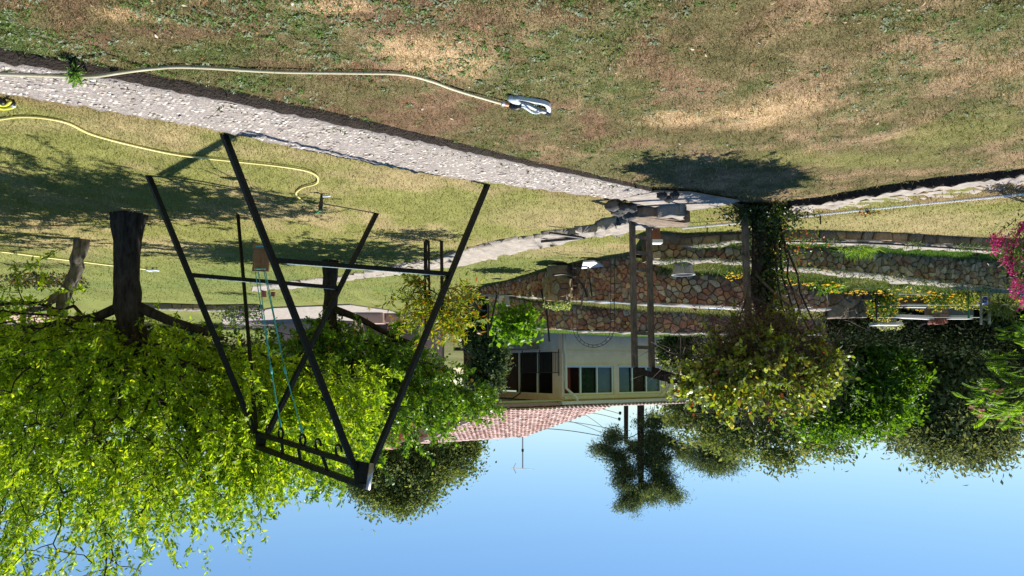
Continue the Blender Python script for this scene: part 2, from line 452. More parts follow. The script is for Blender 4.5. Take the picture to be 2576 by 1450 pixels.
sz = r.uniform(0.6, 1.5, len(x))[ii]
pale = (r.rand(len(x)) < 0.42)[ii]
c = np.where(pale[:, None], np.array((0.20, 0.25, 0.15)), np.array((0.085, 0.16, 0.022))) * r.uniform(0.6, 1.4, n)[:, None]
o = leaves('weed_leaves', base, D, np.array([0, 0, 1.0]) + 0 * D, 0.021 * sz, 0.011 * sz, c, m_weed)
tag(o, 'low green and grey green weeds scattered through the dry lawn', 'weeds', kind='stuff')
# fallen leaves and scraps
x, y = sample(420, -0.8, 0.8, 1.8, 11, 19); k = y < yb(x) - 0.1; x, y = x[k], y[k]; n = len(x)
az = r.rand(n) * 6.283
D = np.stack([np.cos(az), np.sin(az), r.uniform(-.1, .5, n)], -1)
c = np.array([(0.55, 0.42, 0.26), (0.7, 0.62, 0.5), (0.33, 0.14, 0.05), (0.48, 0.25, 0.1)])[r.randint(0, 4, n)]
o = leaves('fallen_leaves', np.stack([x, y, 0.012 + nz(x, y)], -1), D, r.normal(size=(n, 3)) * .3 + (0, 0, 1), r.uniform(0.02, 0.045, n), r.uniform(0.012, 0.022, n), c, m_flower)
tag(o, 'small dry fallen leaves lying on the lawn', 'leaves', kind='stuff')

# ------------------------------------------------------------------ paths
def resample(P, n):
    P = np.asarray(P, float); s = np.concatenate([[0], np.cumsum(np.linalg.norm(np.diff(P, axis=0), axis=1))])
    t = np.linspace(0, s[-1], n); return np.stack([np.interp(t, s, P[:, i]) for i in range(P.shape[1])], -1)
def strip(name, A, B, mat, n=60, thick=0.2, wob=0.012, seed=0, rows=8, bumpz=0.006, edge_mat=None):
    A = resample(A, n); B = resample(B, n); rr = np.random.RandomState(seed)
    A = A + rr.normal(size=A.shape) * (wob, wob, 0); B = B + rr.normal(size=B.shape) * (wob, wob, 0)
    t = np.linspace(0, 1, rows)[:, None, None]
    P = A[None] * (1 - t) + B[None] * t
    P[..., 2] += rr.normal(size=P.shape[:2]) * bumpz
    edge = lambda Q: Q - np.array([0, 0, thick])
    P = np.concatenate([edge(P[:1]), P, edge(P[-1:])], 0)
    o = fast_mesh(name, P.reshape(-1, 3), grid_faces(*P.shape[:2]), mat)
    if edge_mat:
        o.data.materials.append(edge_mat); mi = np.zeros(len(o.data.polygons), np.int32); mi[:n - 1] = 1; o.data.polygons.foreach_set('material_index', mi)
    return tag(o, kind='structure')
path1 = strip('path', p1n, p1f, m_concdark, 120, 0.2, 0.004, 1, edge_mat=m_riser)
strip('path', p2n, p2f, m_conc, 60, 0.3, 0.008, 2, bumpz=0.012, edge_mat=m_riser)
# pebbles set in the concrete path
def pebble_mesh(rr, s):
    n = 7; a = np.sort(rr.rand(n) * 0.5 + np.arange(n)) / n * 6.283
    rad = rr.uniform(0.7, 1.15, n)
    out = np.stack([np.cos(a) * rad * s * 1.25, np.sin(a) * rad * s * 0.85], -1)
    top = np.concatenate([out * 0.72, np.full((n, 1), s * 0.16)], 1); bot = np.concatenate([out, np.full((n, 1), -s * 0.2)], 1)
    return np.concatenate([top, bot]), n
rr = np.random.RandomState(5)
protos = []
pcols = [(0.60, 0.55, 0.48), (0.47, 0.42, 0.36), (0.36, 0.315, 0.27), (0.66, 0.62, 0.56), (0.25, 0.215, 0.185), (0.42, 0.35, 0.29)]
for q in range(12):
    V, n = pebble_mesh(rr, 1.0)
    me = bpy.data.meshes.new('pebble')
    me.from_pydata([tuple(v) for v in V], [], [tuple(range(n))] + [(n + i, n + (i + 1) % n, (i + 1) % n, i) for i in range(n)])
    me.materials.append(m_pebble); setcol(me, pcols[q % 6]); protos.append((me, V, n))
pn = resample(p1n, 200); pf = resample(p1f, 200)
cand = []
while len(cand) < 2600:
    i = rr.rand(); j = rr.uniform(0.04, 0.96); q = int(i * 199)
    p = pn[q] * (1 - j) + pf[q] * j
    if p[0] / p[1] > 0.75: continue
    s = rr.uniform(0.006, 0.017) * (1.7 if rr.rand() < 0.12 else 1.0)
    if any((p[0] - c[0]) ** 2 + (p[1] - c[1]) ** 2 < (c[3] + s) ** 2 * 0.8 for c in cand[-200:]): continue
    cand.append((p[0], p[1], p[2] + 0.004, s, rr.rand() * 6.28))
cand.sort(key=lambda c: -c[3] / c[1])
for q, (x_, y_, z_, s_, a_) in enumerate(cand[:300]):
    o = bpy.data.objects.new('pebble', protos[q % 12][0]); COL.objects.link(o); o.parent = path1
    o.location = (x_, y_, z_); o.scale = (s_, s_, s_); o.rotation_euler = (0, 0, a_ * 0.08 - 0.6)
Vs = []; Fs = []; Cs = []; Qs = []; b = 0
for q, (x_, y_, z_, s_, a_) in enumerate(cand[300:]):
    _, V, n = protos[q % 12]
    ca, sa = math.cos(a_ * 0.08 - 0.6), math.sin(a_ * 0.08 - 0.6)
    W_ = np.stack([V[:, 0] * ca - V[:, 1] * sa, V[:, 0] * sa + V[:, 1] * ca, V[:, 2]], -1) * s_ + (x_, y_, z_)
    Vs.append(W_); Fs.append(b + np.arange(n)[None]); Qs.append(b + np.array([(n + i, n + (i + 1) % n, (i + 1) % n, i) for i in range(n)]))
    Cs.append(np.tile(pcols[q % 6], (2 * n, 1))); b += 2 * n
o = fast_mesh('small_pebbles', np.concatenate(Vs), [np.concatenate(Fs), np.concatenate(Qs)], m_pebble, path1, np.concatenate(Cs)); tag(o, kind='stuff')

# landing at the end of the pebble path, the step behind it, the middle path
SL = [(1565, 499), (1650, 484), (1737, 487), (1860, 508), (1800, 522), (1737, 530), (1696, 534), (1678, 527), (1633, 521), (1604, 517)]
o = MB().prism([Kz(*p, 0.10) for p in SL], 0.022).build('path', m_conc); tag(o, kind='structure')
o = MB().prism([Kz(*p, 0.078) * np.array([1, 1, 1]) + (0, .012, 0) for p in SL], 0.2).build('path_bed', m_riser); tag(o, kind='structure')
P2N = [(1731, 536, .215), (1660, 545, .215), (1600, 559, .21), (1469, 583, .13), (1275, 606, .09), (1149, 633, .085), (1092, 653, .085), (1015, 663, .08), (900, 690, .08), (717, 712, .08), (640, 722, .08)]
P2F = [(1731, 562, .215), (1690, 570, .215), (1625, 577, .21), (1435, 609, .13), (1309, 634, .09), (1159, 670, .085), (1059, 684, .085), (959, 697, .08), (859, 706, .08), (750, 726, .08), (640, 734, .08)]
strip('path', [Kz(*p) for p in P2N], [Kz(*p) for p in P2F], m_conc, 110, 0.22, 0.05, 3, 7, 0.014)
# ------------------------------------------------------------------ dry stone walls, stone by stone
def clip_poly(P, px, py, nx, ny):
    out = []
    for i in range(len(P)):
        a = P[i]; b = P[(i + 1) % len(P)]
        da = (a[0] - px) * nx + (a[1] - py) * ny; db = (b[0] - px) * nx + (b[1] - py) * ny
        if da <= 0: out.append(a)
        if (da < 0) != (db < 0):
            t = da / (da - db); out.append((a[0] + (b[0] - a[0]) * t, a[1] + (b[1] - a[1]) * t))
    return out
def voronoi(S, Hmax, a, rr, asp=1.45):
    pts = []
    ny = max(1, int(round(Hmax / (a / asp)))); hy = Hmax / ny
    for j in range(ny):
        nx = max(1, int(S / a)); hx = S / nx
        for i in range(nx):
            if rr.rand() < 0.17: continue
            pts.append(((i + 0.5 + (0.5 if j % 2 else 0) + rr.uniform(-.42, .42)) * hx, (j + 0.5 + rr.uniform(-.36, .36)) * hy))
    A = np.array(pts); cells = []
    for i, p in enumerate(pts):
        poly = [(0, 0), (S, 0), (S, Hmax), (0, Hmax)]
        if not (0 <= p[0] <= S): continue
        d = (A[:, 0] - p[0]) ** 2 + (A[:, 1] - p[1]) ** 2
        for j in np.argsort(d)[1:20]:
            q = pts[j]
            poly = clip_poly(poly, (p[0] + q[0]) / 2, (p[1] + q[1]) / 2, q[0] - p[0], q[1] - p[1])
            if len(poly) < 3: break
        if len(poly) >= 3: cells.append(np.array(poly))
    return cells
def stone_wall(name, label, bot, top, a, pal, seed, deep=0.32, cope=None, cope_t=0.05, group='dry stone retaining walls'):
    """bot, top: matching lists of 3-D points along the foot and head of the wall's face"""
    rr = np.random.RandomState(seed)
    bot = np.asarray(bot, float); top = np.asarray(top, float)
    s = np.concatenate([[0], np.cumsum(np.linalg.norm(np.diff(bot[:, :2], axis=0), axis=1))]); S = s[-1]
    hts = top[:, 2] - bot[:, 2]; Hm = hts.max()
    bx = lambda t: np.stack([np.interp(t, s, bot[:, i]) for i in range(3)], -1)
    hh = lambda t: np.interp(t, s, hts)
    def nrm(t):
        p = bx(np.clip(t - 0.15, 0, S)); q = bx(np.clip(t + 0.15, 0, S)); d = q - p
        n = np.stack([d[..., 1], -d[..., 0], 0 * d[..., 0]], -1); n = unit(n)
        return np.where((n[..., 1] > 0)[..., None], -n, n)
    t = thing(name, label, 'wall', bx(np.array([S / 2]))[0], group)
    n = 40; tt = np.linspace(0, S, n); f0 = bx(tt); nn = nrm(tt); f1 = f0.copy(); f1[:, 2] += hh(tt) - 0.01
    back = f1 - nn * deep; low = f0.copy(); low[:, 2] -= 0.25
    P = np.stack([low, f1, back, back - np.array([0, 0, 0.4])], 0)
    o = fast_mesh('core', P.reshape(-1, 3), grid_faces(4, n), m_mortar, t)
    cnt = 0; extra = MB(); ecol = []
    cells = voronoi(S, Hm, a, rr)
    cells.sort(key=lambda c: -((c[:, 0].max() - c[:, 0].min()) * (c[:, 1].max() - c[:, 1].min())))
    for c in cells:
        m0 = c.mean(0)
        H_ = hh(m0[0])
        if m0[1] > H_ * 1.02: continue
        c = m0 + (c - m0) * (1 - min(0.3, 0.008 / max(0.03, np.linalg.norm(c - m0, axis=1).mean())))
        c[:, 1] = np.minimum(c[:, 1], hh(c[:, 0]) + rr.uniform(-0.01, 0.02))
        k = len(c); pol = []
        for i in range(k):                       # cut the corners
            p, q = c[i], c[(i + 1) % k]
            pol += [p * 0.92 + q * 0.08, p * 0.08 + q * 0.92]
        pol = np.array(pol) + rr.normal(size=(2 * k, 2)) * a * 0.015; k = len(pol)
        m0 = pol.mean(0); dep = rr.uniform(0.025, 0.06)
        tilt = rr.normal(size=2) * 0.12
        def place(q, out):
            b3 = bx(q[:, 0]); nn_ = nrm(q[:, 0]); r_ = b3 + nn_ * out[:, None]; r_[:, 2] += q[:, 1]; return r_
        rel = pol - m0; dep *= rr.uniform(.5, 1.4)
        inner = m0 + rel * 0.86
        r0 = place(pol, np.full(k, -0.05)); r1 = place(pol, np.full(k, dep * 0.55)); r2 = place(inner, dep + rel @ tilt)
        V = np.concatenate([r0, r1, r2])
        fs = [tuple(range(2 * k, 3 * k))] + [(i, (i + 1) % k, k + (i + 1) % k, k + i) for i in range(k)] + [(k + i, k + (i + 1) % k, 2 * k + (i + 1) % k, 2 * k + i) for i in range(k)]
        colr = np.array(pal[rr.randint(len(pal))]) * rr.uniform(0.85, 1.5)
        if cnt < 300:
            MB().add(V, fs).build('stone', m_stone, t, col=colr)
        else:
            extra.add(V, fs); ecol += [colr] * len(V)
        cnt += 1
    if extra.v: tag(extra.build('small_stones', m_stone, t, col=np.array(ecol)), kind='stuff')
    if cope:
        tt = np.linspace(0, S, 60); f1 = bx(tt); f1[:, 2] += hh(tt); nn = nrm(tt)
        A = f1 + nn * 0.05 + rr.normal(size=f1.shape) * (0.02, 0.02, 0); B = f1 - nn * cope + rr.normal(size=f1.shape) * (0.05, 0.05, 0)
        up = np.array([0, 0, cope_t]); wob = rr.normal(size=(60, 1)) * (0, 0, 0.012)
        P = np.stack([A - up * .3, A + up * .6 + wob, (A + B) / 2 + up + wob, B + up * .8 + wob, B - up], 0)
        fast_mesh('coping', P.reshape(-1, 3), grid_faces(5, 60), m_conc, t)
    return t
RED = [(0.36, 0.165, 0.095), (0.42, 0.24, 0.135), (0.28, 0.155, 0.11), (0.46, 0.30, 0.17), (0.30, 0.22, 0.16), (0.38, 0.18, 0.13), (0.42, 0.34, 0.25)]
OLV = [(0.27, 0.205, 0.11), (0.23, 0.18, 0.105), (0.31, 0.225, 0.13), (0.19, 0.16, 0.11), (0.33, 0.27, 0.17), (0.27, 0.15, 0.085)]
GRY = [(0.18, 0.145, 0.105), (0.24, 0.19, 0.14), (0.14, 0.12, 0.10), (0.27, 0.19, 0.12)]
def face(rows, z=None):        # rows (x, y foot, y head[, distance]); foot on level z unless a distance is given
    b = []; t = []
    for q in rows:
        d = q[3] if len(q) > 3 else Kz(q[0], q[1], z)[1]
        p = K(q[0], q[1], d); p2 = K(q[0], q[2], d); p2[:2] = p[:2]; b.append(p); t.append(p2)
    return np.array(b), np.array(t)
w0a = face([(1640, 610, 628), (1717, 599, 622), (1850, 588, 608), (1984, 579, 602), (2217, 584, 608), (2444, 597, 622), (2560, 602, 627), (2720, 608, 632)], 0.11)
stone_wall('stone_wall', 'low kerb wall of dark stones edging the lawn before the taller olive wall', *w0a, 0.17, GRY, 1, 0.3, 0.30, 0.03)
w0b = face([(1640, 613, 655), (1717, 617, 654), (1790, 620, 652), (1870, 616, 660), (1950, 613, 670), (2100, 620, 681), (2250, 633, 698), (2400, 645, 715), (2534, 656, 730), (2700, 664, 742)], 0.22)
stone_wall('stone_wall', 'long olive brown stone wall under the bed of yellow flowers', *w0b, 0.125, OLV, 2, 0.35, 0.26, 0.035)
w1 = face([(1180, 727, 741, 19), (1290, 701, 744, 16.9), (1400, 670, 751, 14.9), (1495, 654, 757, 13.9), (1580, 640, 761, 13.2), (1717, 688, 766, 12.4), (1860, 697, 773, 12.3), (2080, 706, 776, 12.7)])
stone_wall('stone_wall', 'reddish stone wall behind the wooden arch and grey tub, blue hose on top', *w1, 0.13, RED, 3, 0.35, 0.30, 0.035)
w2 = face([(1230, 742, 800, 18), (1330, 756, 822, 17), (1450, 768, 832, 16), (1600, 777, 835, 15.2), (1717, 785, 838, 14.7), (1860, 796, 839, 14.7), (2075, 803, 842, 15)])
stone_wall('stone_wall', 'upper reddish stone wall just below the house', *w2, 0.135, RED, 4, 0.35, 0.22, 0.03)
w3 = face([(2078, 722, 801, 13.6), (2120, 722, 801, 13.5), (2172, 722, 800, 13.9)])
stone_wall('stone_wall', 'short dark stone wall block beside the hanging vine', *w3, 0.17, GRY, 5, 0.4)
# riser of brown stones between landing and middle path
st = face([(1598, 522, 545), (1640, 524, 552), (1690, 532, 561), (1735, 531, 563)], 0.09)
stone_wall('stone_step', 'short brown stone step between the landing and the middle path', *st, 0.2, [(0.33, 0.23, 0.13), (0.27, 0.19, 0.12), (0.2, 0.15, 0.11)], 6, 0.3)

# terraces between the walls
def terrace(front, back, tint, n=90, rows=10, seed=1, dz=-0.01):
    A = resample(front, n); B = resample(back, n); t = np.linspace(0, 1, rows)[:, None, None]
    P = A[None] * (1 - t) + B[None] * t
    P[..., 2] += dz + 0.05 * (fbm(P[..., 0], P[..., 1], 0.8, seed) - 0.5)
    c = np.array(tint) * (0.55 + 0.9 * fbm(P[..., 0], P[..., 1], 0.5, seed + 3))[..., None]
    o = fast_mesh('terrace', P.reshape(-1, 3), grid_faces(rows, n), m_turf, col=c.reshape(-1, 3), smooth=True)
    tag(o, kind='structure'); return P
T3 = terrace(w0a[1] + (0, .15, 0), w0b[0] + (0, .1, 0.02), (0.13, 0.19, 0.05), seed=81)
b4 = np.array([p + (0, 0.1, 0.02) for p in w1[0][4:]] + [K(2200, 770, 17), K(2450, 775, 18), K(2800, 780, 19)])
T4 = terrace(w0b[1] + (0, .2, 0), b4, (0.19, 0.18, 0.07), seed=82)
T5 = terrace(w1[1] + (0, .2, 0), w2[0] + (0, .1, .02), (0.2, 0.19, 0.075), seed=83)
hb = [K(1100, 830, 33), K(1300, 836, 30), K(1410, 838, 27.5), K(1560, 846, 29), K(1700, 849, 31), K(2100, 852, 33)]
T6 = terrace(w2[1] + (0, .2, 0), hb, (0.14, 0.2, 0.05), seed=84)
hb2 = np.array(hb) + (0, 25, 0)
terrace(np.array(hb) + (0, 0, 0), hb2, (0.3, 0.27, 0.22), seed=85)

def terr_sample(P, n, seed):
    r = np.random.RandomState(seed)
    i = r.randint(0, P.shape[0] - 1, n); j = r.randint(0, P.shape[1] - 1, n); a = r.rand(n)[:, None]; b = r.rand(n)[:, None]
    return (P[i, j] * (1 - a) + P[i + 1, j] * a) * (1 - b) + (P[i, j + 1] * (1 - a) + P[i + 1, j + 1] * a) * b
for P, n, tint, lab, sd in ((T3, 26000, (0.13, 0.24, 0.04), 'bright green grass on the ledge between the low kerb wall and olive wall', 1),
                        (T4, 26000, (0.18, 0.21, 0.06), 'rough grass on the bed of yellow flowers', 2), (T5, 14000, (0.21, 0.22, 0.07), 'thin dry grass between the two reddish stone walls', 3),
                        (T6, 16000, (0.16, 0.25, 0.05), 'green grass strip in front of the house', 4)):
    q = terr_sample(P, n, sd); r = np.random.RandomState(sd)
    blades('grass', q[:, 0], q[:, 1], q[:, 2], r.uniform(0.03, 0.09, n), r.uniform(0.012, 0.022, n), np.array(tint) * r.uniform(0.5, 1.5, n)[:, None], lab, sd)
# grass hanging over the wall heads
def fringe(line, n, ln, seed, tint, label):
    r = np.random.RandomState(seed); L = resample(line, 400); q = L[r.randint(0, 400, n)] + r.normal(size=(n, 3)) * (0.04, 0.04, 0.01)
    k = fbm(q[:, 0], q[:, 1], 0.7, seed) > 0.45; q = q[k]; n = len(q)
    D = np.stack([r.normal(size=n) * .6, -np.abs(r.normal(size=n)) * .7, r.uniform(-.9, .9, n)], -1)
    o = leaves('overhanging_grass', q, D, rdir(r, n), r.uniform(0.4, 1.0, n) * ln, r.uniform(0.008, 0.018, n), np.array(tint) * r.uniform(0.5, 1.5, n)[:, None], m_weed)
    tag(o, label, 'grass', kind='stuff')
fringe(w0a[1] + (0, -.03, .02), 1500, 0.13, 91, (0.12, 0.19, 0.04), 'green tufts hanging over the low kerb wall')
fringe(w0b[1] + (0, -.03, .04), 1300, 0.14, 92, (0.11, 0.17, 0.04), 'green tufts hanging over the long olive wall')
fringe(np.array([Kz(*p, 0.03) for p in N1]) + (0, -.05, .02), 6500, 0.075, 93, (0.12, 0.17, 0.04), 'ragged weeds along the edge of the pebble path')
fringe(np.array([Kz(*p, 0.03) for p in N2B]) + (0, -.05, .02), 2600, 0.14, 94, (0.2, 0.22, 0.06), 'yellow green tufts along the pale path edge')
# ------------------------------------------------------------------ trees and shrubs
def crown_points(r, ells, n, shell=2.4, noise=0.25, clumps=0):
    """ells: (centre, radii) in metres; points spread through the crown's volume with an uneven outline"""
    vol = np.array([e[1][0] * e[1][1] * e[1][2] for e in ells]) ** 0.7; vol /= vol.sum()
    which = r.choice(len(ells), n, p=vol)
    d = rdir(r, n); rad = r.rand(n) ** (1 / shell)
    C = np.array([e[0] for e in ells])[which]; R_ = np.array([e[1] for e in ells])[which]
    lump = 1 + noise * np.sin(d[:, 0] * 5 + which) * np.sin(d[:, 1] * 4 + 2 * which) + noise * np.sin(d[:, 2] * 6 + d[:, 0] * 7 + which) * .7
    return C + d * R_ * (rad * lump)[:, None], d
def skeleton(r, trunk, targets, sub=3, droop=0.0, wander=0.12, start=0.5):
    nodes = [np.array(p, float) for p in trunk]; par = [i - 1 for i in range(len(nodes))]
    lo = int(len(nodes) * start)
    T0 = nodes[-1]
    order = np.argsort(np.linalg.norm(targets - T0, axis=1))
    A = np.array(nodes); depth = list(np.concatenate([[0], np.cumsum(np.linalg.norm(np.diff(A, axis=0), axis=1))]))
    tips = []
    cap = len(nodes) + len(order) * sub
    arr = np.zeros((cap, 3)); arr[:len(nodes)] = A; dep = np.zeros(cap); dep[:len(nodes)] = depth
    n = len(nodes)
    for i in order:
        t = targets[i]
        dd = np.linalg.norm(arr[lo:n] - t, axis=1)
        cost = dd + 0.25 * dep[lo:n] + 0.8 * np.maximum(0, arr[lo:n, 2] - t[2])
        p = lo + int(np.argmin(cost)); a = arr[p].copy(); L = np.linalg.norm(t - a)
        q = p
        for s in range(1, sub + 1):
            f = s / sub
            pt = a * (1 - f) + t * f + (r.normal(size=3) * wander * L * (0 if s == sub else 1) * 0.5) + np.array([0, 0, droop * L * math.sin(f * math.pi)])
            arr[n] = pt; dep[n] = dep[q] + L / sub; par.append(q); q = n; n += 1
        tips.append(q)
    return arr[:n], np.array(par), np.array(tips)
def wood(arr, par, nt, rtip, rtrunk, mat, parent, name='branches', power=0.45, sides=5, minr=0.0, maxr=None):
    n = len(arr); cnt = np.zeros(n); haschild = np.zeros(n, bool); haschild[par[par >= 0]] = True
    for i in range(n - 1, 0, -1):
        if not haschild[i]: cnt[i] += 1
        cnt[par[i]] += cnt[i]
    rad = rtip * np.maximum(cnt, 1) ** power
    if maxr: rad = np.minimum(rad, maxr)
    ii = np.arange(nt, n); ii = ii[rad[ii] >= minr]
    a = arr[par[ii]]; b = arr[ii]; d = unit(b - a)
    u = unit(np.cross(d, np.array([0.31, 0.17, 0.93]))); w_ = np.cross(d, u)
    ang = np.arange(sides) * 2 * math.pi / sides
    ra = np.minimum(rad[par[ii]], rad[ii] * 1.25); ra = np.where(par[ii] < nt, np.minimum(ra, rad[ii] * 1.4), ra)
    ring = (np.cos(ang)[None, :, None] * u[:, None] + np.sin(ang)[None, :, None] * w_[:, None])
    V = np.concatenate([a[:, None] + ring * ra[:, None, None], b[:, None] + ring * rad[ii][:, None, None]], 1).reshape(-1, 3)
    base = (np.arange(len(ii)) * 2 * sides)[:, None]
    f = np.concatenate([base + np.array([[j, (j + 1) % sides, sides + (j + 1) % sides, sides + j]]) for j in range(sides)])
    return tag(fast_mesh(name, V, [f], mat, parent, smooth=True), kind='stuff')
def palette(r, n, cols, wts=None, var=0.3):
    c = np.array(cols)[r.choice(len(cols), n, p=wts)]
    return c * r.uniform(1 - var, 1 + var, n)[:, None]
def px_ell(x, y, rx, ry, d, rd=None):
    c = K(x, y, d); s = d / F
    return (c, np.array([rx * s, rd if rd else (rx + ry) / 2 * s, ry * s]))
def trunk_mesh(pts, rad, mat, parent, flare=True, n=18):
    P = resample(pts, 14); R_ = np.interp(np.linspace(0, 1, 14), np.linspace(0, 1, len(rad)), rad)
    r = np.random.RandomState(len(pts)); P[1:-1] += r.normal(size=(12, 3)) * (0.012, 0.012, 0)
    P[0, 2] -= 0.12
    mb = MB().tube(P, R_, n); ph = r.rand(4) * 6
    for i in range(14):
        for j in range(n):
            a_ = 2 * math.pi * j / n; k_ = 1 + .05 * math.sin(3 * a_ + ph[0] + i * .35) + .035 * math.sin(5 * a_ + ph[1] - i * .5) + r.normal() * .02 + (.07 * max(0, 1 - i / 1.6) * (1 + .7 * math.sin(4 * a_ + ph[2])) if flare else 0)
            q = np.array(mb.v[i * n + j]); mb.v[i * n + j] = tuple(P[i] + (q - P[i]) * k_)
    return mb.build('trunk', mat, parent, smooth=True), P
def tree(name, label, trunk, rad, ells, ntw, nl, lsz, cols, mat, bark, seed, wts=None, twig=0.45, upb=0.5, fine=False, lw=0.38, spread=0.06,
         shell=2.4, noise=0.25, rtip=0.006, cat='tree', group=None, var=0.3, side=0.8, clump=None, maxr=None, sub=3, minr=0.0):
    r = np.random.RandomState(seed)
    t = thing(name, label, cat, trunk[0], group)
    _, TP = trunk_mesh(trunk, rad, bark, t)
    tg, od = crown_points(r, ells, ntw, shell, noise)
    arr, par, tips = skeleton(r, TP, tg, sub)
    wood(arr, par, len(TP), rtip, rad[-1], bark, t, maxr=maxr or rad[-1] * 0.8, minr=minr)
    cen = np.mean([e[0] for e in ells], 0)
    tipP = arr[tips]; n = ntw * nl
    out = unit(tipP - cen)
    if clump:                                    # leaves in soft clusters
        ii = np.repeat(np.arange(ntw), nl)
        P = tipP[ii] + r.normal(size=(n, 3)) * np.asarray(clump)
        D = unit(out[ii] * 0.6 + rdir(r, n) + np.array([0, 0, -0.15])); soft = 1
    else:                                        # leaves along shoots
        tw = unit(out * 0.55 + rdir(r, ntw) * 0.55 + np.array([0, 0, upb]))
        ii = np.repeat(np.arange(ntw), nl)
        s = r.rand(n) * twig * r.uniform(0.7, 1.3, ntw)[ii]
        bend = (s / twig)[:, None] ** 2 * rdir(r, ntw)[ii] * 0.12
        P = tipP[ii] + tw[ii] * (s - twig * 0.4)[:, None] + bend + r.normal(size=(n, 3)) * spread * 0.3
        D = unit(tw[ii] * 0.55 + rdir(r, n) * side + np.array([0, 0, 0.1]))
    c = palette(r, n, cols, wts, var) * (1.65 if mat is m_leafD else 1.0) * r.uniform(0.75, 1.25, ntw)[ii][:, None]
    L = lsz * r.uniform(0.6, 1.3, n)
    leaves('crown', P, D, (rdir(r, n) * .8 + out[ii] * .5 + np.array([0, 0, .75])) if clump else rdir(r, n) + np.array([0, -0.15, 0.5]), L, L * lw, c, mat, t, fine)
    if not clump:                                # the shoots themselves
        a = tipP - tw * twig * 0.45; b = tipP + tw * twig * 0.6
        sd = unit(np.cross(tw, rdir(r, ntw))) * 0.0035
        V = np.stack([a - sd, a + sd, b], 1).reshape(-1, 3)
        fast_mesh('shoots', V, [np.arange(3 * ntw).reshape(-1, 3)], bark, t)
    return t, tipP
YG = [(0.29, 0.44, 0.022), (0.38, 0.52, 0.03), (0.19, 0.34, 0.02), (0.47, 0.54, 0.06), (0.11, 0.21, 0.018)]
MG = [(0.13, 0.26, 0.024), (0.18, 0.33, 0.03), (0.085, 0.18, 0.02), (0.26, 0.38, 0.04)]

# the big pale green tree over the lawn
tb = Kz(325, 541, 0.06); D1 = tb[1]
T1 = [tb, K(324, 600, D1), K(322, 680, D1), K(318, 752, D1), K(330, 800, D1), K(325, 860, D1 + 0.1), K(300, 960, D1 + 0.2)]
t, _ = tree('fruit_tree', 'large tree with pale yellow green leaves and a straight trunk behind the swing frame', T1, [0.225, 0.165, 0.15, 0.175, 0.16, 0.13, 0.09],
     [px_ell(130, 1180, 420, 280, D1, 2.0), px_ell(390, 1110, 330, 190, D1 - 0.3, 1.7), px_ell(600, 1030, 210, 150, D1 + 0.1, 1.3), px_ell(150, 900, 330, 110, D1, 1.7), px_ell(-150, 1050, 330, 330, D1 + .5, 2), px_ell(330, 930, 380, 100, D1, 1.5), px_ell(640, 1180, 90, 80, D1, 0.5), px_ell(560, 1150, 190, 130, D1, 1.2), px_ell(720, 1110, 150, 110, D1 + .4, 1.0), px_ell(800, 1010, 150, 100, D1 + .3, 1.0), px_ell(890, 1010, 80, 80, D1 + .3, .8)],
     2000, 62, 0.076, YG, m_leafA, m_bark, 11, [0.34, 0.3, 0.16, 0.1, 0.1], twig=0.62, upb=0.75, fine=True, lw=0.34, rtip=0.0055, maxr=0.11)
for k, (a, b, c2, r0) in enumerate((((330, 765), (420, 805), (560, 850), .075), ((318, 765), (240, 800), (60, 830), .07), ((335, 800), (372, 850), (420, 960), .06))):
    p = [K(*a, D1 + .02), K(*b, D1 - .1), K(*c2, D1 - .2)]
    MB().tube(resample(p, 8), np.linspace(r0, r0 * .6, 8), 9).build('limb', m_bark, t, smooth=True)
# the leaning grey tree beside it
tb = Kz(206, 605, 0.07); D2 = tb[1]
T2 = [tb, K(200, 640, D2), K(186, 690, D2), K(168, 735, D2), K(160, 760, D2), K(150, 820, D2)]
t, _ = tree('fruit_tree', 'smaller leaning tree with a grey sunlit trunk', T2, [0.115, 0.10, 0.098, 0.10, 0.09, 0.06],
     [px_ell(60, 900, 280, 130, D2 + .3, 1.5), px_ell(-150, 850, 200, 150, D2, 1.5)], 300, 40, 0.095, YG, m_leafA, m_barkL, 12, [0.3, 0.2, 0.26, 0.04, 0.2], twig=0.55, upb=0.5, fine=True, lw=0.36, rtip=0.006, maxr=0.06)
MB().tube(resample([K(168, 735, D2), K(125, 757, D2 - .1), K(60, 790, D2 - .2)], 8), np.linspace(.085, .05, 8), 9).build('limb', m_barkL, t, smooth=True)
# the darker fruit tree by the middle path
tb = Kz(830, 658, 0.07); D3 = tb[1]
T3_ = [tb, K(831, 700, D3), K(833, 745, D3), K(830, 790, D3), K(838, 850, D3), K(870, 900, D3)]
t, tips3 = tree('fruit_tree', 'deep green tree dotted with orange fruit beside the middle path', T3_, [0.15, 0.13, 0.125, 0.14, 0.11, 0.08],
     [px_ell(1000, 985, 190, 125, D3, 1.5), px_ell(860, 1010, 170, 170, D3, 1.4), px_ell(1110, 1000, 130, 80, D3 - .2, 1.0), px_ell(760, 930, 130, 110, D3, 1.2), px_ell(900, 870, 190, 60, D3, 1.2), px_ell(700, 1080, 160, 130, D3 + .2, 1.2), px_ell(1190, 1000, 60, 40, D3, .5), px_ell(820, 1120, 150, 90, D3 + .2, 1.2)],
     1050, 58, 0.085, MG, m_leafB, m_bark, 13, [0.34, 0.3, 0.22, 0.14], twig=0.5, upb=0.4, fine=True, lw=0.45, rtip=0.006, maxr=0.07)
MB().tube(resample([K(832, 775, D3), K(900, 800, D3 - .1), K(985, 845, D3 - .2), K(1060, 872, D3 - .3)], 10), np.linspace(.075, .03, 10), 8).build('limb', m_bark, t, smooth=True)
rr = np.random.RandomState(3); ft = MB()
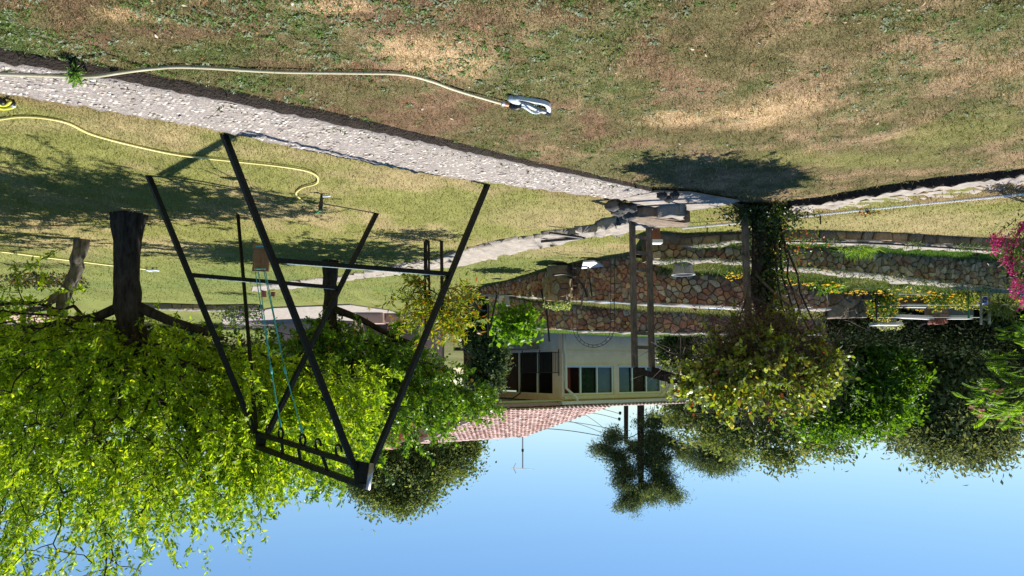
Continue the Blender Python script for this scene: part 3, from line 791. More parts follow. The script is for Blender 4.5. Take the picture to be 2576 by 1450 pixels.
for q in tips3[rr.choice(len(tips3), 46, replace=False)]:
    q = q + rr.normal(size=3) * .1
    fo = MB().lathe(q, [(0.004, -.036), (.028, -.02), (.036, 0), (.028, .022), (.004, .034)], 8).build('fruit', m_orange, t, smooth=True)
# the staked sapling with curled yellow leaves
tb = Kz(1072, 606, 0.07); D4 = tb[1]
T4_ = [tb, K(1073, 660, D4), K(1078, 700, D4), K(1076, 740, D4)]
t, _ = tree('sapling', 'slim staked young tree with curled yellow and reddish leaves', T4_, [0.022, 0.018, 0.016, 0.012],
     [px_ell(1130, 780, 80, 55, D4, .5), px_ell(1040, 760, 60, 45, D4, .4), px_ell(1090, 815, 75, 40, D4, .45), px_ell(1170, 740, 45, 25, D4, .25), px_ell(1055, 715, 40, 15, D4, .2)],
     150, 17, 0.10, [(0.30, 0.33, 0.03), (0.2, 0.29, 0.03), (0.38, 0.30, 0.03), (0.3, 0.09, 0.03), (0.12, 0.2, 0.03)], m_leafA, m_bark, 14, [.36, .3, .14, .07, .13], twig=0.4, upb=0.2, fine=True, lw=0.26, rtip=0.0035, maxr=0.014)
for (x, y1, y2, r0) in ((1068, 608, 860, .02), (1110, 606, 800, .028), (1078, 606, 820, .018)):
    p = Kz(x, y1, 0.06); MB().tube([p - (0, 0, .1), K(x + 3, y2, p[1])], r0, 7).build('stake', m_wooddk, t)

# the vine heaped over the wooden arch
m_leafV = m_leafB
AR = [Kz(1590, 548, 0.12), Kz(1632, 560, 0.14)]
va = Kz(1915, 525, 0.05)
VD = va[1]
tv, _ = tree('climbing_vine', 'climbing vine heaped over the wooden arch with green, yellow and red leaves', [va, K(1912, 620, VD), K(1900, 720, VD), K(1905, 800, VD)], [0.09, 0.07, 0.06, 0.05],
     [px_ell(1905, 925, 120, 85, VD - .85, .5), px_ell(1980, 945, 90, 85, VD - .6, .5), px_ell(1830, 965, 80, 60, VD - 1.0, .4), px_ell(1930, 850, 90, 60, VD - .35, .3), px_ell(2040, 920, 45, 60, VD - .6, .35), px_ell(1760, 955, 40, 30, VD - 1.1, .25)],
     760, 34, 0.062, [(0.16, 0.25, 0.035), (0.28, 0.36, 0.04), (0.42, 0.36, 0.05), (0.32, 0.08, 0.04), (0.07, 0.075, 0.025), (0.42, 0.48, 0.25)], m_leafV, m_bark, 15, [.34, .27, .07, .02, .14, .16], noise=.4, twig=0.32, upb=0.2, fine=True, lw=0.62, rtip=0.0042, maxr=0.03, cat='vine')
r = np.random.RandomState(77)
n = 5200; tcol = r.rand(n); yy = 500 + tcol * 330
P = np.array([K(a, b, VD + c) for a, b, c in zip(1932 + r.normal(size=n) * (27 - 13 * tcol), yy, .12 + r.normal(size=n) * 0.14)])
P[:, 2] = np.maximum(P[:, 2], 0.06)
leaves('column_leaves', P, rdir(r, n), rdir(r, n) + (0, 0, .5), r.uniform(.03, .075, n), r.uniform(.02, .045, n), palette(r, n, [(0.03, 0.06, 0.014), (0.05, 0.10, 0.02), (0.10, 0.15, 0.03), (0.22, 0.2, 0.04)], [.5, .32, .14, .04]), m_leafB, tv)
n = 3400                                          # the low skirt of the vine
P = np.array([K(a, b, VD + c) for a, b, c in zip(1925 + r.normal(size=n) * 48, 518 + np.abs(r.normal(size=n)) * 22, r.normal(size=n) * 0.22)])
P[:, 2] = np.maximum(P[:, 2], 0.03)
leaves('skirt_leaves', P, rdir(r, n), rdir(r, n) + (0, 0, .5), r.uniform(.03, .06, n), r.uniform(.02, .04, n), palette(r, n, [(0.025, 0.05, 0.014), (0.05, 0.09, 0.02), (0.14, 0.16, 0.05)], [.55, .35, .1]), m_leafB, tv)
for k in range(9):                                # bare stems running up and out
    a = K(1895 + k * 9, 560, VD); b = K(1885 + k * 14, 700, VD + .1 * r.normal()); c_ = K(1850 + k * 26, 830, VD - .1); e = K(1800 + k * 40, 900 + 10 * r.normal(), VD)
    MB().tube(resample([a, b, c_, e], 9) + r.normal(size=(9, 3)) * .02, np.linspace(.016, .006, 9), 6).build('stem', m_bark, tv, smooth=True)
MB().tube(resample([K(1900, 690, VD - .05), K(1945, 735, VD - .15), K(2000, 782, VD - .25)], 6), np.linspace(.02, .012, 6), 6).build('stem', m_wood, tv)
n = 260                                           # loose red and yellow trailing shoots
nt_w = 7000; a = np.array([K(x_, y_, VD - .35 + z_) for x_, y_, z_ in zip(1915 + r.normal(size=nt_w) * 85, 895 + r.normal(size=nt_w) * 62, -.35 + r.normal(size=nt_w) * .25)]); b = a + rdir(r, nt_w) * r.uniform(.12, .4, nt_w)[:, None] + (0, 0, .06); sdv = rdir(r, nt_w) * .0045
V = np.stack([a - sdv, a + sdv, b], 1).reshape(-1, 3); tag(fast_mesh('twigs', V, [np.arange(3 * nt_w).reshape(-1, 3)], m_twig, tv), kind='stuff')
n = 260
P = np.array([K(a, b, VD + c) for a, b, c in zip(1990 + r.normal(size=n) * 45, 620 + r.normal(size=n) * 32, r.normal(size=n) * 0.15)])
leaves('trailing_leaves', P, rdir(r, n), rdir(r, n) + (0, 0, .5), r.uniform(.03, .06, n), r.uniform(.02, .035, n), palette(r, n, [(0.3, 0.07, 0.03), (0.36, 0.27, 0.04), (0.12, 0.2, 0.04)]), m_leafB, tv)

# trees beyond the garden
DK = [(0.035, 0.06, 0.018), (0.05, 0.085, 0.022), (0.075, 0.115, 0.03), (0.11, 0.14, 0.04)]
def far_tree(name, label, x, d, ells, ntw, nl, lsz, cols, mat, seed, trunk_y=(845, 900), tr=0.22, clump=0.3, shell=2.8, noise=.22, bark=m_bark, **kw):
    z0 = K(x, trunk_y[0], d)
    E = [px_ell(*e[:4], d + (e[4] if len(e) > 4 else 0), e[5] if len(e) > 5 else None) for e in ells]
    T = [z0, K(x, (trunk_y[0] * 2 + trunk_y[1]) / 3, d), K(x, trunk_y[1], d)]
    return tree(name, label, T, [tr, tr * .85, tr * .7], E, ntw, nl, lsz, cols, mat, bark, seed, clump=clump, shell=shell, noise=noise, maxr=tr * .5, sub=2, **kw)
far_tree('oak_tree', 'dark oak standing behind the ridge of the tiled roof', 1030, 46, [(1020, 1170, 120, 85), (1110, 1150, 85, 65), (950, 1190, 80, 80), (1000, 1250, 70, 35), (1170, 1130, 35, 30), (900, 1160, 60, 60)], 560, 70, 0.23, [(0.08, 0.115, 0.04), (0.11, 0.15, 0.05), (0.055, 0.08, 0.03), (0.15, 0.185, 0.065)], m_leafD, 21, (900, 1080), .35, clump=(.42, .42, .34), lw=.6)
far_tree('round_tree', 'rounded bright green tree between the vine and the tall dark tree', 2110, 24, [(2110, 950, 140, 125), (2150, 1020, 115, 70), (2060, 1040, 80, 50), (2210, 970, 70, 90), (2060, 880, 90, 90), (2150, 860, 110, 70)], 760, 70, 0.17, [(0.085, 0.20, 0.02), (0.13, 0.27, 0.025), (0.08, 0.16, 0.02), (0.06, 0.12, 0.02)], m_leafA, 22, (800, 850), .2, clump=(.23, .23, .2), lw=.55)
far_tree('evergreen_tree', 'tall dark grey green evergreen tree, broad crown against the sky', 2380, 27, [(2380, 990, 150, 150), (2330, 1060, 110, 80), (2440, 1070, 110, 85), (2500, 1000, 100, 110), (2290, 960, 80, 100), (2400, 880, 180, 80), (2430, 1120, 60, 45), (2520, 900, 90, 90)], 980, 80, 0.20, [(0.085, 0.11, 0.05), (0.115, 0.14, 0.065), (0.06, 0.08, 0.036), (0.16, 0.18, 0.085)], m_leafD, 23, (800, 860), .3, clump=(.3, .3, .26), lw=.45)
far_tree('olive_tree', 'loose mid green tree behind the vine, branches open to the sky', 1900, 34, [(1790, 1060, 80, 70), (1900, 1110, 110, 60), (2010, 1100, 90, 55), (2070, 1110, 50, 40), (1850, 1020, 130, 70), (1720, 1020, 50, 60), (1960, 1150, 60, 25), (2150, 1090, 45, 18)], 420, 42, 0.22, [(0.09, 0.125, 0.042), (0.12, 0.16, 0.05), (0.065, 0.09, 0.035), (0.17, 0.19, 0.075)], m_leafD, 24, (850, 980), .22, clump=(.32, .32, .26), lw=.5)
PN = [(0.06, 0.09, 0.045), (0.085, 0.12, 0.055), (0.11, 0.14, 0.06), (0.035, 0.055, 0.03)]
PLB = [(x_, y_, 21 + (k_ * 7) % 11, 15 + (k_ * 5) % 8, .5 * math.sin(k_ * 2.1), .55) for k_, (x_, y_) in enumerate(((1512, 1133), (1552, 1150), (1545, 1100), (1576, 1183), (1626, 1166), (1569, 1216), (1592, 1245), (1578, 1266), (1626, 1226), (1659, 1199), (1636, 1245), (1642, 1126), (1676, 1230), (1697, 1250), (1642, 1066), (1686, 1116), (1600, 1130), (1660, 1160)))]
far_tree('pine_tree', 'tall pine with layered dark tufts behind the house', 1612, 40, PLB + [(1650, 1105, 28, 18, 0, .6), (1700, 1055, 30, 22, 0, .6), (1722, 1140, 24, 20, 0, .5)], 640, 90, 0.17, PN, m_leafD, 25, (860, 1230), .22, clump=(.21, .21, .16), lw=.22, shell=2.0, noise=.35)
far_tree('pine_tree', 'small round topped pine between the tall pine and the loose green tree', 1806, 38, [(1795, 1165, 62, 20, 0, 1.2), (1800, 1130, 60, 25, 0, 1.0)], 150, 90, 0.24, PN, m_leafD, 26, (860, 1150), .16, clump=(.3, .3, .18), lw=.13, shell=2.0)
far_tree('evergreen_shrub', 'tall dark leaved shrub growing against the house porch', 1222, 22, [(1225, 880, 42, 60), (1215, 960, 45, 50), (1190, 830, 35, 40), (1240, 920, 30, 40)], 230, 50, 0.11, [(0.03, 0.05, 0.022), (0.05, 0.075, 0.03), (0.1, 0.13, 0.07), (0.022, 0.035, 0.02)], m_leafD, 27, (800, 860), .08, clump=(.13, .13, .13), lw=.6, cat='shrub')
# hedges and trees that close the view
far_tree('broadleaf_tree', 'shady tree far behind the two lawn trees', 250, 36, [(150, 930, 300, 110), (420, 920, 250, 100), (650, 930, 200, 90), (-150, 930, 250, 140)], 620, 40, 0.34, DK, m_leafD, 28, (840, 880), .3, clump=(.5, .5, .4), lw=.5)
far_tree('hedge', 'dark clipped hedge behind the brick pillars and steel ladder', 2330, 18.5, [(2180, 815, 120, 25, 1, 1.0), (2350, 825, 130, 32, 1, 1.0), (2450, 830, 130, 38, 1, 1.0), (2560, 840, 130, 60, 1, 1.2), (2640, 860, 120, 90, 1, 1.2)], 900, 70, 0.12, [(0.025, 0.038, 0.016), (0.04, 0.06, 0.02), (0.018, 0.028, 0.012)], m_leafH, 29, (782, 815), .12, clump=(.2, .2, .18), lw=.55, cat='hedge')
far_tree('clipped_shrub', 'clipped round shrub at the far end of the house front', 1715, 22, [(1690, 884, 30, 34), (1735, 884, 36, 38), (1715, 915, 44, 14)], 210, 50, 0.09, [(0.05, 0.09, 0.02), (0.09, 0.15, 0.025), (0.03, 0.05, 0.015), (0.16, 0.2, 0.04)], m_leafB, 30, (838, 865), .05, clump=(.09, .09, .09), lw=.6, cat='shrub')

# silk tree: feathery fronds with pink tufts, and the magenta oleander before it
r = np.random.RandomState(61); SD = 13.0
ts_ = thing('silk_tree', 'silk tree with feathery fronds and pink tufted flowers', 'tree', K(2640, 720, SD))
stem = [K(2640, 720, SD), K(2635, 800, SD), K(2625, 900, SD), K(2600, 1000, SD)]
MB().tube(resample(stem, 10), np.linspace(.09, .04, 10), 8).build('trunk', m_bark, ts_, smooth=True)
LP = []; LD = []; LN = []; LL = []; LC = []; tw = MB(); pink = []
spots = [(2560, 830), (2545, 850), (2585, 880), (2490, 905), (2520, 920), (2465, 950), (2505, 985), (2550, 960), (2570, 1000), (2455, 985), (2535, 1030), (2480, 1010), (2575, 1045), (2600, 930), (2610, 1010), (2555, 800), (2500, 1035), (2590, 1060), (2620, 860)]
for (sx, sy) in spots:
    for k in range(7):
        a0 = K(sx + r.normal() * 14, sy + r.normal() * 10, SD + r.normal() * .35)
        dr = unit(np.array([r.normal() * .9 - .5, r.normal() * .6 - .2, r.uniform(-.35, .7)]))
        L_ = r.uniform(.28, .45); m2 = a0 + dr * L_
        tw.tube([a0, (a0 + m2) / 2 + (0, 0, .02), m2 - (0, 0, .05)], .004, 4)
        sdv = unit(np.cross(dr, np.array([0, 0, 1.0]) + r.normal(size=3) * .3))
        for s in np.linspace(.12, 1, 13):
            for sg in (-1, 1):
                LP.append(a0 + dr * L_ * s + np.array([0, 0, .02 * math.sin(s * 3) - .05 * s * s])); LD.append(sdv * sg + dr * .55); LN.append((0, 0, 1)); LL.append(.105 * (1.15 - .6 * abs(s - .45)))
                LC.append(np.array([(0.14, 0.28, 0.03), (0.2, 0.36, 0.04), (0.09, 0.2, 0.025)][r.randint(3)]) * r.uniform(.8, 1.25))
    if sy > 975:
        for k in range(2): pink.append(K(sx + r.normal() * 22, sy + 8 + r.normal() * 10, SD - .3))
    e = K(sx, sy, SD); tw.tube(resample([K(2625, min(sy, 960) - 20, SD), (K(2625, sy - 20, SD) + e) / 2 + (0, 0, .08), e], 6), .012, 5)
leaves('crown', LP, np.array(LD), np.array(LN, float) + r.normal(size=(len(LP), 3)) * .2, np.array(LL), .026, np.array(LC), m_leafA, ts_)
tag(tw.build('branches', m_bark, ts_), kind='stuff')
for p in pink:
    n = 40; d = rdir(r, n); d[:, 2] = np.abs(d[:, 2]) - .15
    leaves('flower', p + d * .01, d, rdir(r, n), r.uniform(.04, .07, n), .008, palette(r, n, [(0.7, 0.25, 0.27), (0.75, 0.42, 0.4)]), m_flower, ts_)
OD = 8.2
to = thing('oleander', 'magenta flowering oleander at the end of the olive stone wall', 'shrub', Kz(2610, 520, .12))
n = 900
P = np.array([K(a, b, OD + c) for a, b, c in zip(2575 + r.normal(size=n) * 32, 650 + r.normal(size=n) * 45, r.normal(size=n) * .2)])
leaves('foliage', P, rdir(r, n) + (0, -.1, .4), rdir(r, n), r.uniform(.05, .1, n), .016, palette(r, n, [(0.04, 0.08, 0.02), (0.08, 0.14, 0.03)]), m_leafB, to)
for k in range(7):
    a = to.location; MB().tube(resample([np.array(a), K(2600, 600, OD) + r.normal(size=3) * .1, K(2560 + r.normal() * 25, 700, OD)], 6), .012, 5).build('stem', m_bark, to)
for (fx, fy, sp) in ((2500, 600, 9), (2505, 630, 8), (2520, 600, 9), (2545, 612, 10), (2560, 585, 12), (2570, 600, 12), (2525, 655, 9), (2540, 670, 9), (2550, 690, 9), (2556, 712, 10), (2548, 735, 9), (2570, 730, 12), (2572, 760, 9), (2575, 570, 8), (2510, 610, 8), (2535, 640, 8), (2560, 660, 10), (2590, 640, 14), (2590, 700, 14)):
    n = 60; P = np.array([K(fx + r.normal() * sp * .7, fy + r.normal() * sp, OD - .1 + r.normal() * .05) for _ in range(n)])
    fl = leaves('flower_cluster', P, rdir(r, n), rdir(r, n) + (0, -.5, .5), r.uniform(.02, .034, n), r.uniform(.014, .022, n), palette(r, n, [(0.55, 0.012, 0.16), (0.7, 0.03, 0.25), (0.75, 0.12, 0.35)]), m_flower, to); tag(fl, kind='stuff')

# grapevine with big leaves on crossed black poles
GD = 15.5
tg = thing('grape_vine', 'bright green broad leaved vine trained on crossed black poles', 'vine', K(1300, 770, GD))
n = 900; P = np.array([K(a, b, GD + c) for a, b, c in zip(np.clip(1298 + r.normal(size=n) * 30, 1238, 1362), np.clip(818 + r.normal(size=n) * 24, 766, 862), r.normal(size=n) * .2)])
leaves('foliage', P, rdir(r, n), rdir(r, n) + (0, 0, .6), r.uniform(.08, .15, n), r.uniform(.07, .12, n), palette(r, n, [(0.14, 0.30, 0.025), (0.2, 0.38, 0.03), (0.08, 0.17, 0.02)]), m_leafA, tg)
for a, b in (((1372, 740), (1382, 860)), ((1360, 728), (1378, 800)), ((1228, 752), (1228, 850)), ((1250, 742), (1232, 830))):
    MB().tube([K(*a, GD - .2), K(*b, GD - .2)], .022, 6).build('pole', m_black, tg)

# yellow flowers along the terrace bed, leafy plants, small bushes
q = terr_sample(T4, 2600, 5); kx = np.array([proj(p)[0] for p in q])
keep = (fbm(q[:, 0], q[:, 1], 0.7, 66) > 0.5) & (kx > 1640) & (r.rand(len(q)) < .3)
q = q[keep]; n = len(q)
n3 = n * 6; ii = np.repeat(np.arange(n), 6); d = rdir(r, n3); d[:, 2] = np.abs(d[:, 2]) * .4
o = leaves('yellow_flowers', q[ii] + (0, 0, .12) + d * .01, d, np.array([0, 0, 1.0]) + .2 * rdir(r, n3), .034, .026, palette(r, n3, [(0.85, 0.55, 0.01), (0.85, 0.42, 0.01), (0.8, 0.65, 0.05)]), m_flower)
tag(o, 'carpet of yellow and orange daisies on the terrace bed', 'flowers', kind='stuff')
n3 = n * 26; ii = np.repeat(np.arange(n), 26); d = rdir(r, n3); d[:, 2] = np.abs(d[:, 2]) + .4
o = leaves('flower_foliage', q[ii] + r.normal(size=(n3, 3)) * (.12, .12, .01), d, rdir(r, n3), r.uniform(.06, .16, n3), .014, palette(r, n3, [(0.12, 0.2, 0.04), (0.2, 0.26, 0.08), (0.08, 0.13, 0.03)]), m_weed)
tag(o, 'green foliage under the yellow daisies', 'plants', kind='stuff')
def bush(name, label, x, y, rx, ry, d, n, ls, cols, mat=m_leafB, rd=.3, flowers=None, wts=None, lw=.5, cat='bush', group=None):
    t = thing(name, label, cat, K(x, y - ry, d), group); c = K(x, y, d); s = d / F
    u = rdir(r, n) * (r.rand(n) ** .4)[:, None]; P = c + u * (rx * s, rd, ry * s) * (1 + .25 * np.sin(u[:, :1] * 9))
    L = r.uniform(.6, 1.3, n) * ls
    leaves('foliage', P, u * .6 + rdir(r, n), rdir(r, n) + (0, 0, .5), L, L * lw, palette(r, n, cols, wts), mat, t)
    b0 = K(x, y - ry, d)
    for k in range(4): MB().tube([b0 + r.normal(size=3) * (.03, .03, 0), (b0 + c) / 2 + r.normal(size=3) * .04, c + r.normal(size=3) * (rx * s * .4, .05, ry * s * .3)], .008, 4).build('stem', m_bark, t)
    if flowers is not None:
        m = flowers[1]; u = rdir(r, m); P = c + u * (rx * s, rd, ry * s) * 1.05
        fl = leaves('flowers', P, rdir(r, m), u + (0, -.5, .3), flowers[2], flowers[2] * .8, palette(r, m, flowers[0]), m_flower, t); tag(fl, kind='stuff')
    return t
GB = [(0.07, 0.15, 0.02), (0.13, 0.24, 0.03), (0.05, 0.09, 0.02)]
YF = [(0.85, 0.6, 0.02), (0.8, 0.5, 0.02)]
bush('flowering_bush', 'upright yellow flowering bush in front of the square brick pillar with a slab', 2218, 760, 34, 48, 13.6, 1500, .055, GB, flowers=(YF, 150, .045))
bush('flowering_bush', 'yellow flowering bush leaning on the brick pillar topped with terracotta', 2362, 748, 26, 32, 13.6, 900, .055, GB, flowers=(YF, 110, .045))
bush('flowering_bush', 'low sunlit bush of pale yellow flowers beside the blue drum', 2425, 752, 34, 26, 13.5, 1000, .05, [(0.16, 0.26, 0.05), (0.24, 0.3, 0.06)], flowers=([(0.85, 0.72, 0.15), (0.8, 0.6, 0.05)], 260, .04))
bush('leafy_bush', 'bright green bush growing on top of the short dark wall block', 2080, 712, 42, 24, 12.2, 900, .06, [(0.13, 0.26, 0.03), (0.2, 0.34, 0.04), (0.07, 0.14, 0.02)], rd=.25)
bush('leafy_bush', 'grey green clump among the yellow daisies near the daisy bed end', 2270, 716, 46, 18, 12.4, 800, .07, [(0.14, 0.21, 0.08), (0.2, 0.27, 0.1)], rd=.25, lw=.25)
bush('ornamental_grass', 'arching bright grass tuft growing on the ledge beneath the daisies', 2160, 628, 46, 14, 10.8, 700, .13, [(0.15, 0.28, 0.05), (0.22, 0.36, 0.07)], rd=.2, lw=.08)
bush('spiky_plant', 'spiky pale yellow plant in the shade at the end of the hedge', 2520, 775, 30, 22, 12.8, 500, .16, [(0.2, 0.24, 0.06), (0.12, 0.16, 0.04)], rd=.3, lw=.09)
bush('leafy_bush', 'grey green bush beside the white driveway', 605, 792, 60, 22, 20, 900, .08, [(0.06, 0.11, 0.05), (0.1, 0.16, 0.07)], rd=.5, flowers=([(0.3, 0.12, 0.4)], 70, .06))
bush('leafy_bush', 'low dark bush in the bed beyond the leaning tree', 100, 706, 130, 16, 14.5, 1500, .07, [(0.03, 0.05, 0.015), (0.06, 0.1, 0.02), (0.2, 0.13, 0.06)], rd=.5)
bush('pot_foliage_shrub', 'white and green variegated shrub trailing over the stone planter', 1407, 769, 34, 11, 14.2, 900, .045, [(0.25, 0.36, 0.1), (0.5, 0.52, 0.4), (0.12, 0.24, 0.05)], rd=.25, lw=.7)
bush('pale_shrub', 'white flowering shrub behind the square pillar slab', 2235, 818, 34, 11, 15.6, 700, .05, [(0.3, 0.34, 0.3), (0.1, 0.16, 0.05), (0.5, 0.5, 0.48)], rd=.3)
bush('flower_sprig', 'red and yellow daisies beside the white drip tape', 2185, 535, 26, 9, 8.9, 60, .035, GB, flowers=([(0.75, 0.2, 0.02), (0.8, 0.4, 0.02), (0.6, 0.03, 0.02)], 28, .035), rd=.05)
bush('weed_sprig', 'bright green leafy weed hanging over the path edge beside the cream hose', 188, 192, 11, 24, Kz(188, 182, .1)[1], 240, .045, [(0.16, 0.32, 0.05), (0.22, 0.4, 0.07)], rd=.05, lw=.2)
# ------------------------------------------------------------------ the house
m_plaster = M_plain('beige_plaster', (0.76, 0.56, 0.43), 0.85, noise=0.10, nscale=3, bump=0.15, bscale=80)
m_plgrey = M_plain('pale_grey_plaster', (0.55, 0.52, 0.49), 0.85, noise=0.12, nscale=3)
m_pink = M_plain('pink_plaster', (0.44, 0.29, 0.23), 0.85, noise=0.12, nscale=2)
m_cream = M_plain('cream_paint', (0.70, 0.60, 0.50), 0.6, noise=0.06, nscale=4)
m_tile = M_col('roof_tile', 0.8, 0.3, 6, 0.2, 30, 0.2)
m_alu = M_plain('white_aluminium', (0.72, 0.71, 0.66), 0.4)
m_glass = M_glass('window_glass', mixf=0.15)
m_inner = M_plain('dim_interior', (0.10, 0.045, 0.035), 0.8, noise=0.3, nscale=2)
m_red = M_plain('dark_red_panel', (0.2, 0.02, 0.015), 0.6)
m_grn = M_plain('green_curtain', (0.09, 0.12, 0.05), 0.8, noise=0.6, nscale=9)
m_brn = M_plain('brown_curtain', (0.22, 0.10, 0.05), 0.8, noise=0.4, nscale=9)
m_wht = M_plain('white_curtain', (0.6, 0.62, 0.7), 0.8, noise=0.1, nscale=5)
m_wrought = M_plain('wrought_iron', (0.012, 0.010, 0.010), 0.5)
CN = K(1413, 842, 28.0)
Uh = np.array([-0.823, 0.568, 0]); Vh = np.array([0.568, 0.823, 0]); Zh = np.array([0, 0, 1.0])
def HW(a, b, z): return np.array([CN[0], CN[1], 0]) + Uh * a + Vh * b + Zh * z
RH = np.array([Uh, Vh, Zh]).T
def fa(x, b=0.0):                                 # where a pixel column meets the front wall
    q = (CX - x) / F; p0 = HW(0, b, 0); return (q * p0[1] - p0[0]) / (Uh[0] - q * Uh[1])
def fb(x, a=0.0):
    q = (CX - x) / F; p0 = HW(a, 0, 0); return (q * p0[1] - p0[0]) / (Vh[0] - q * Vh[1])
def zz(y, p): return H + (y - HOR) / F * p[1]
def hbox(mb, a0, a1, b0, b1, z0, z1):
    return mb.box(HW((a0 + a1) / 2, (b0 + b1) / 2, (z0 + z1) / 2), (abs(a1 - a0), abs(b1 - b0), abs(z1 - z0)), RH)
ho = thing('house', 'beige single storey house with pink tiled roof above the terraces', 'house', CN)
zb = CN[2] - 0.6
A1 = fa(1692)
zs = zz(921, HW(fa(1480), 0, 0)); zh = zz(992, HW(fa(1480), 0, 0)); zg = zz(1013, HW(0.2, 0, 0))
w1a, w1b, w2a, w2b = fa(1418), fa(1543), fa(1555), fa(1662)
mb = MB()
hbox(mb, 0, A1, 0, .22, zb, zs); hbox(mb, 0, A1, .002, .22, zh, zg)
hbox(mb, 0, w1a, .004, .22, zs, zh); hbox(mb, w1b, w2a, .004, .22, zs, zh); hbox(mb, w2b, A1, .004, .22, zs, zh)
mb.build('wall', m_plaster, ho)
mb = MB(); zl = zz(887, HW(3, 0, 0)); hbox(mb, .02, A1 - .02, -.03, -.001, zl - .03, zl + .03); mb.build('string_course', m_plaster, ho)
mb = MB(); hbox(mb, .05, A1 - .05, -.10, -.003, zh + .03, zh + .16); mb.build('lintel_band', m_cream, ho)
def window(a0, a1, z0, z1, splits, backs, open_first=False):
    mb = MB(); t_ = .06
    hbox(mb, a0, a1, .05, .13, z0, z0 + t_); hbox(mb, a0, a1, .05, .13, z1 - t_, z1)
    for s in [a0] + splits + [a1]:
        s = min(max(s, a0 + .03), a1 - .03); hbox(mb, s - .03, s + .03, .055, .125, z0 + t_, z1 - t_)
    wd = mb.build('window', m_alu, ho)
    ed = [a0] + splits + [a1]
    for k in range(len(ed) - 1):
        if not (open_first and k == 0):
            mb = MB(); hbox(mb, ed[k] + .03, ed[k + 1] - .03, .085, .095, z0 + t_, z1 - t_); mb.build('pane', m_glass, wd)
        if backs[k] is not None:
            mb = MB(); n = 22
            for j in range(n):
                s0 = ed[k] + .05 + (ed[k + 1] - ed[k] - .1) * j / n; s1 = ed[k] + .05 + (ed[k + 1] - ed[k] - .1) * (j + 1) / n
                q0, q1 = .2 + .05 * (j % 2), .2 + .05 * ((j + 1) % 2)
                mb.quad(HW(s0, q0, z0), HW(s1, q1, z0), HW(s1, q1, z1), HW(s0, q0, z1))
            mb.build('curtain', backs[k], wd)
    mb = MB(); hbox(mb, a0 - .05, a1 + .05, -.06, .05, z0 - .05, z0 - .002); mb.build('sill', m_cream, wd)
window(w1a, w1b, zs, zh, [fa(1462), fa(1503)], [None, m_grn, m_wht], True)
window(w2a, w2b, zs, zh, [fa(1591), fa(1626)], [m_wht, m_brn, m_wht])
mb = MB(); hbox(mb, w1a + .1, fa(1450), .4, .45, zs, zh); mb.build('red_panel', m_red, ho)
mb = MB(); hbox(mb, fa(1421), fa(1436), .34, .38, zs + .15, zs + .6); mb.build('picture', m_cream, ho)
# room behind the windows, and the right-hand side with its sliding door
BD = 7.5
mb = MB()
hbox(mb, .25, A1 - .2, 3.2, 3.4, zb, zg); hbox(mb, .25, A1 - .2, .23, 3.2, zs - .95, zs - .9); hbox(mb, .0, A1, .3, BD, zg - .06, zg)
hbox(mb, A1 - .2, A1, .23, BD, zb, zg - .06)
mb.build('room', m_inner, ho)
d0, d1 = fb(1389), fb(1256); pd0 = HW(0, d0, 0); zd0 = zz(882, pd0); zd1 = zz(993, pd0)
mb = MB(); hbox(mb, 0, .2, .23, d0, zd0, zg - .07); hbox(mb, .002, .2, d0, d1 + 3, zd1, zg - .07); hbox(mb, .003, .2, d1, d1 + 3, zd0, zd1); mb.build('side_wall', m_plaster, ho)
mb = MB(); hbox(mb, -.02, .2, .23, d1 + 3, zb, zd0); mb.build('side_plinth', m_plgrey, ho)
mb = MB(); hbox(mb, -1.6, -.025, 1.4, 5.5, zd0 - .2, zd0 - .06); mb.build('porch_slab', m_conc, ho)
mb = MB()
es = [d0, d0 + (d1 - d0) * .28, d0 + (d1 - d0) * .62, d1]
for s in es: hbox(mb, .04, .12, s - .035, s + .035, zd0 + .05, zd1 - .05)
hbox(mb, .035, .125, d0 - .04, d1 + .04, zd1 - .05, zd1 + .02); hbox(mb, .035, .125, d0 - .04, d1 + .04, zd0, zd0 + .05)
sl = mb.build('sliding_door', m_alu, ho)
for k in range(3):
    mb = MB(); hbox(mb, .075, .085, es[k] + .035, es[k + 1] - .035, zd0 + .05, zd1 - .05); mb.build('pane', m_glass, sl)
mb = MB(); hbox(mb, 2.2, 2.3, .3, BD, zd0 - .1, zd1); mb.build('inner_wall', m_inner, ho)
g0, g1 = fb(1405, -.25), fb(1310, -.25); gz0 = zz(886, HW(-.25, g0, 0)); gz1 = zz(939, HW(-.25, g0, 0))
mb = MB(); hbox(mb, -.27, -.23, g0, g1, gz1 - .03, gz1); hbox(mb, -.27, -.23, g0, g1, gz0, gz0 + .03)
rl = mb.build('railing', m_wrought, ho)
for k in range(26):
    s = g0 + (g1 - g0) * k / 25
    mb = MB(); mb.tube([HW(-.25, s, gz0 - (.1 if k % 12 == 0 else 0)), HW(-.25, s, gz1 + (.1 if k % 12 == 0 else 0))], .022 if k % 12 == 0 else .010, 6); mb.build('baluster', m_wrought, rl)
# gutter, downpipe
zeg = zz(1013, HW(0, -.35, 0))
mb = MB(); hbox(mb, -.35, A1 + .35, -.47, -.35, zeg - .07, zeg + .05); mb.build('gutter', m_cream, ho)
mb = MB(); hbox(mb, -.3, A1 + .3, -.345, .01, zeg - .03, zeg); mb.build('soffit', m_cream, ho)
dp = fa(1416)
mb = MB().tube([HW(dp + .35, -.41, zeg - .06), HW(dp + .35, -.38, zeg - .18), HW(dp + .08, -.07, zeg - .55), HW(dp + .08, -.07, zl + .2), HW(dp + .02, -.07, zl - .05), HW(dp + .02, -.07, zb + .3)], .055, 9)
mb.build('downpipe', m_cream, ho, smooth=True)
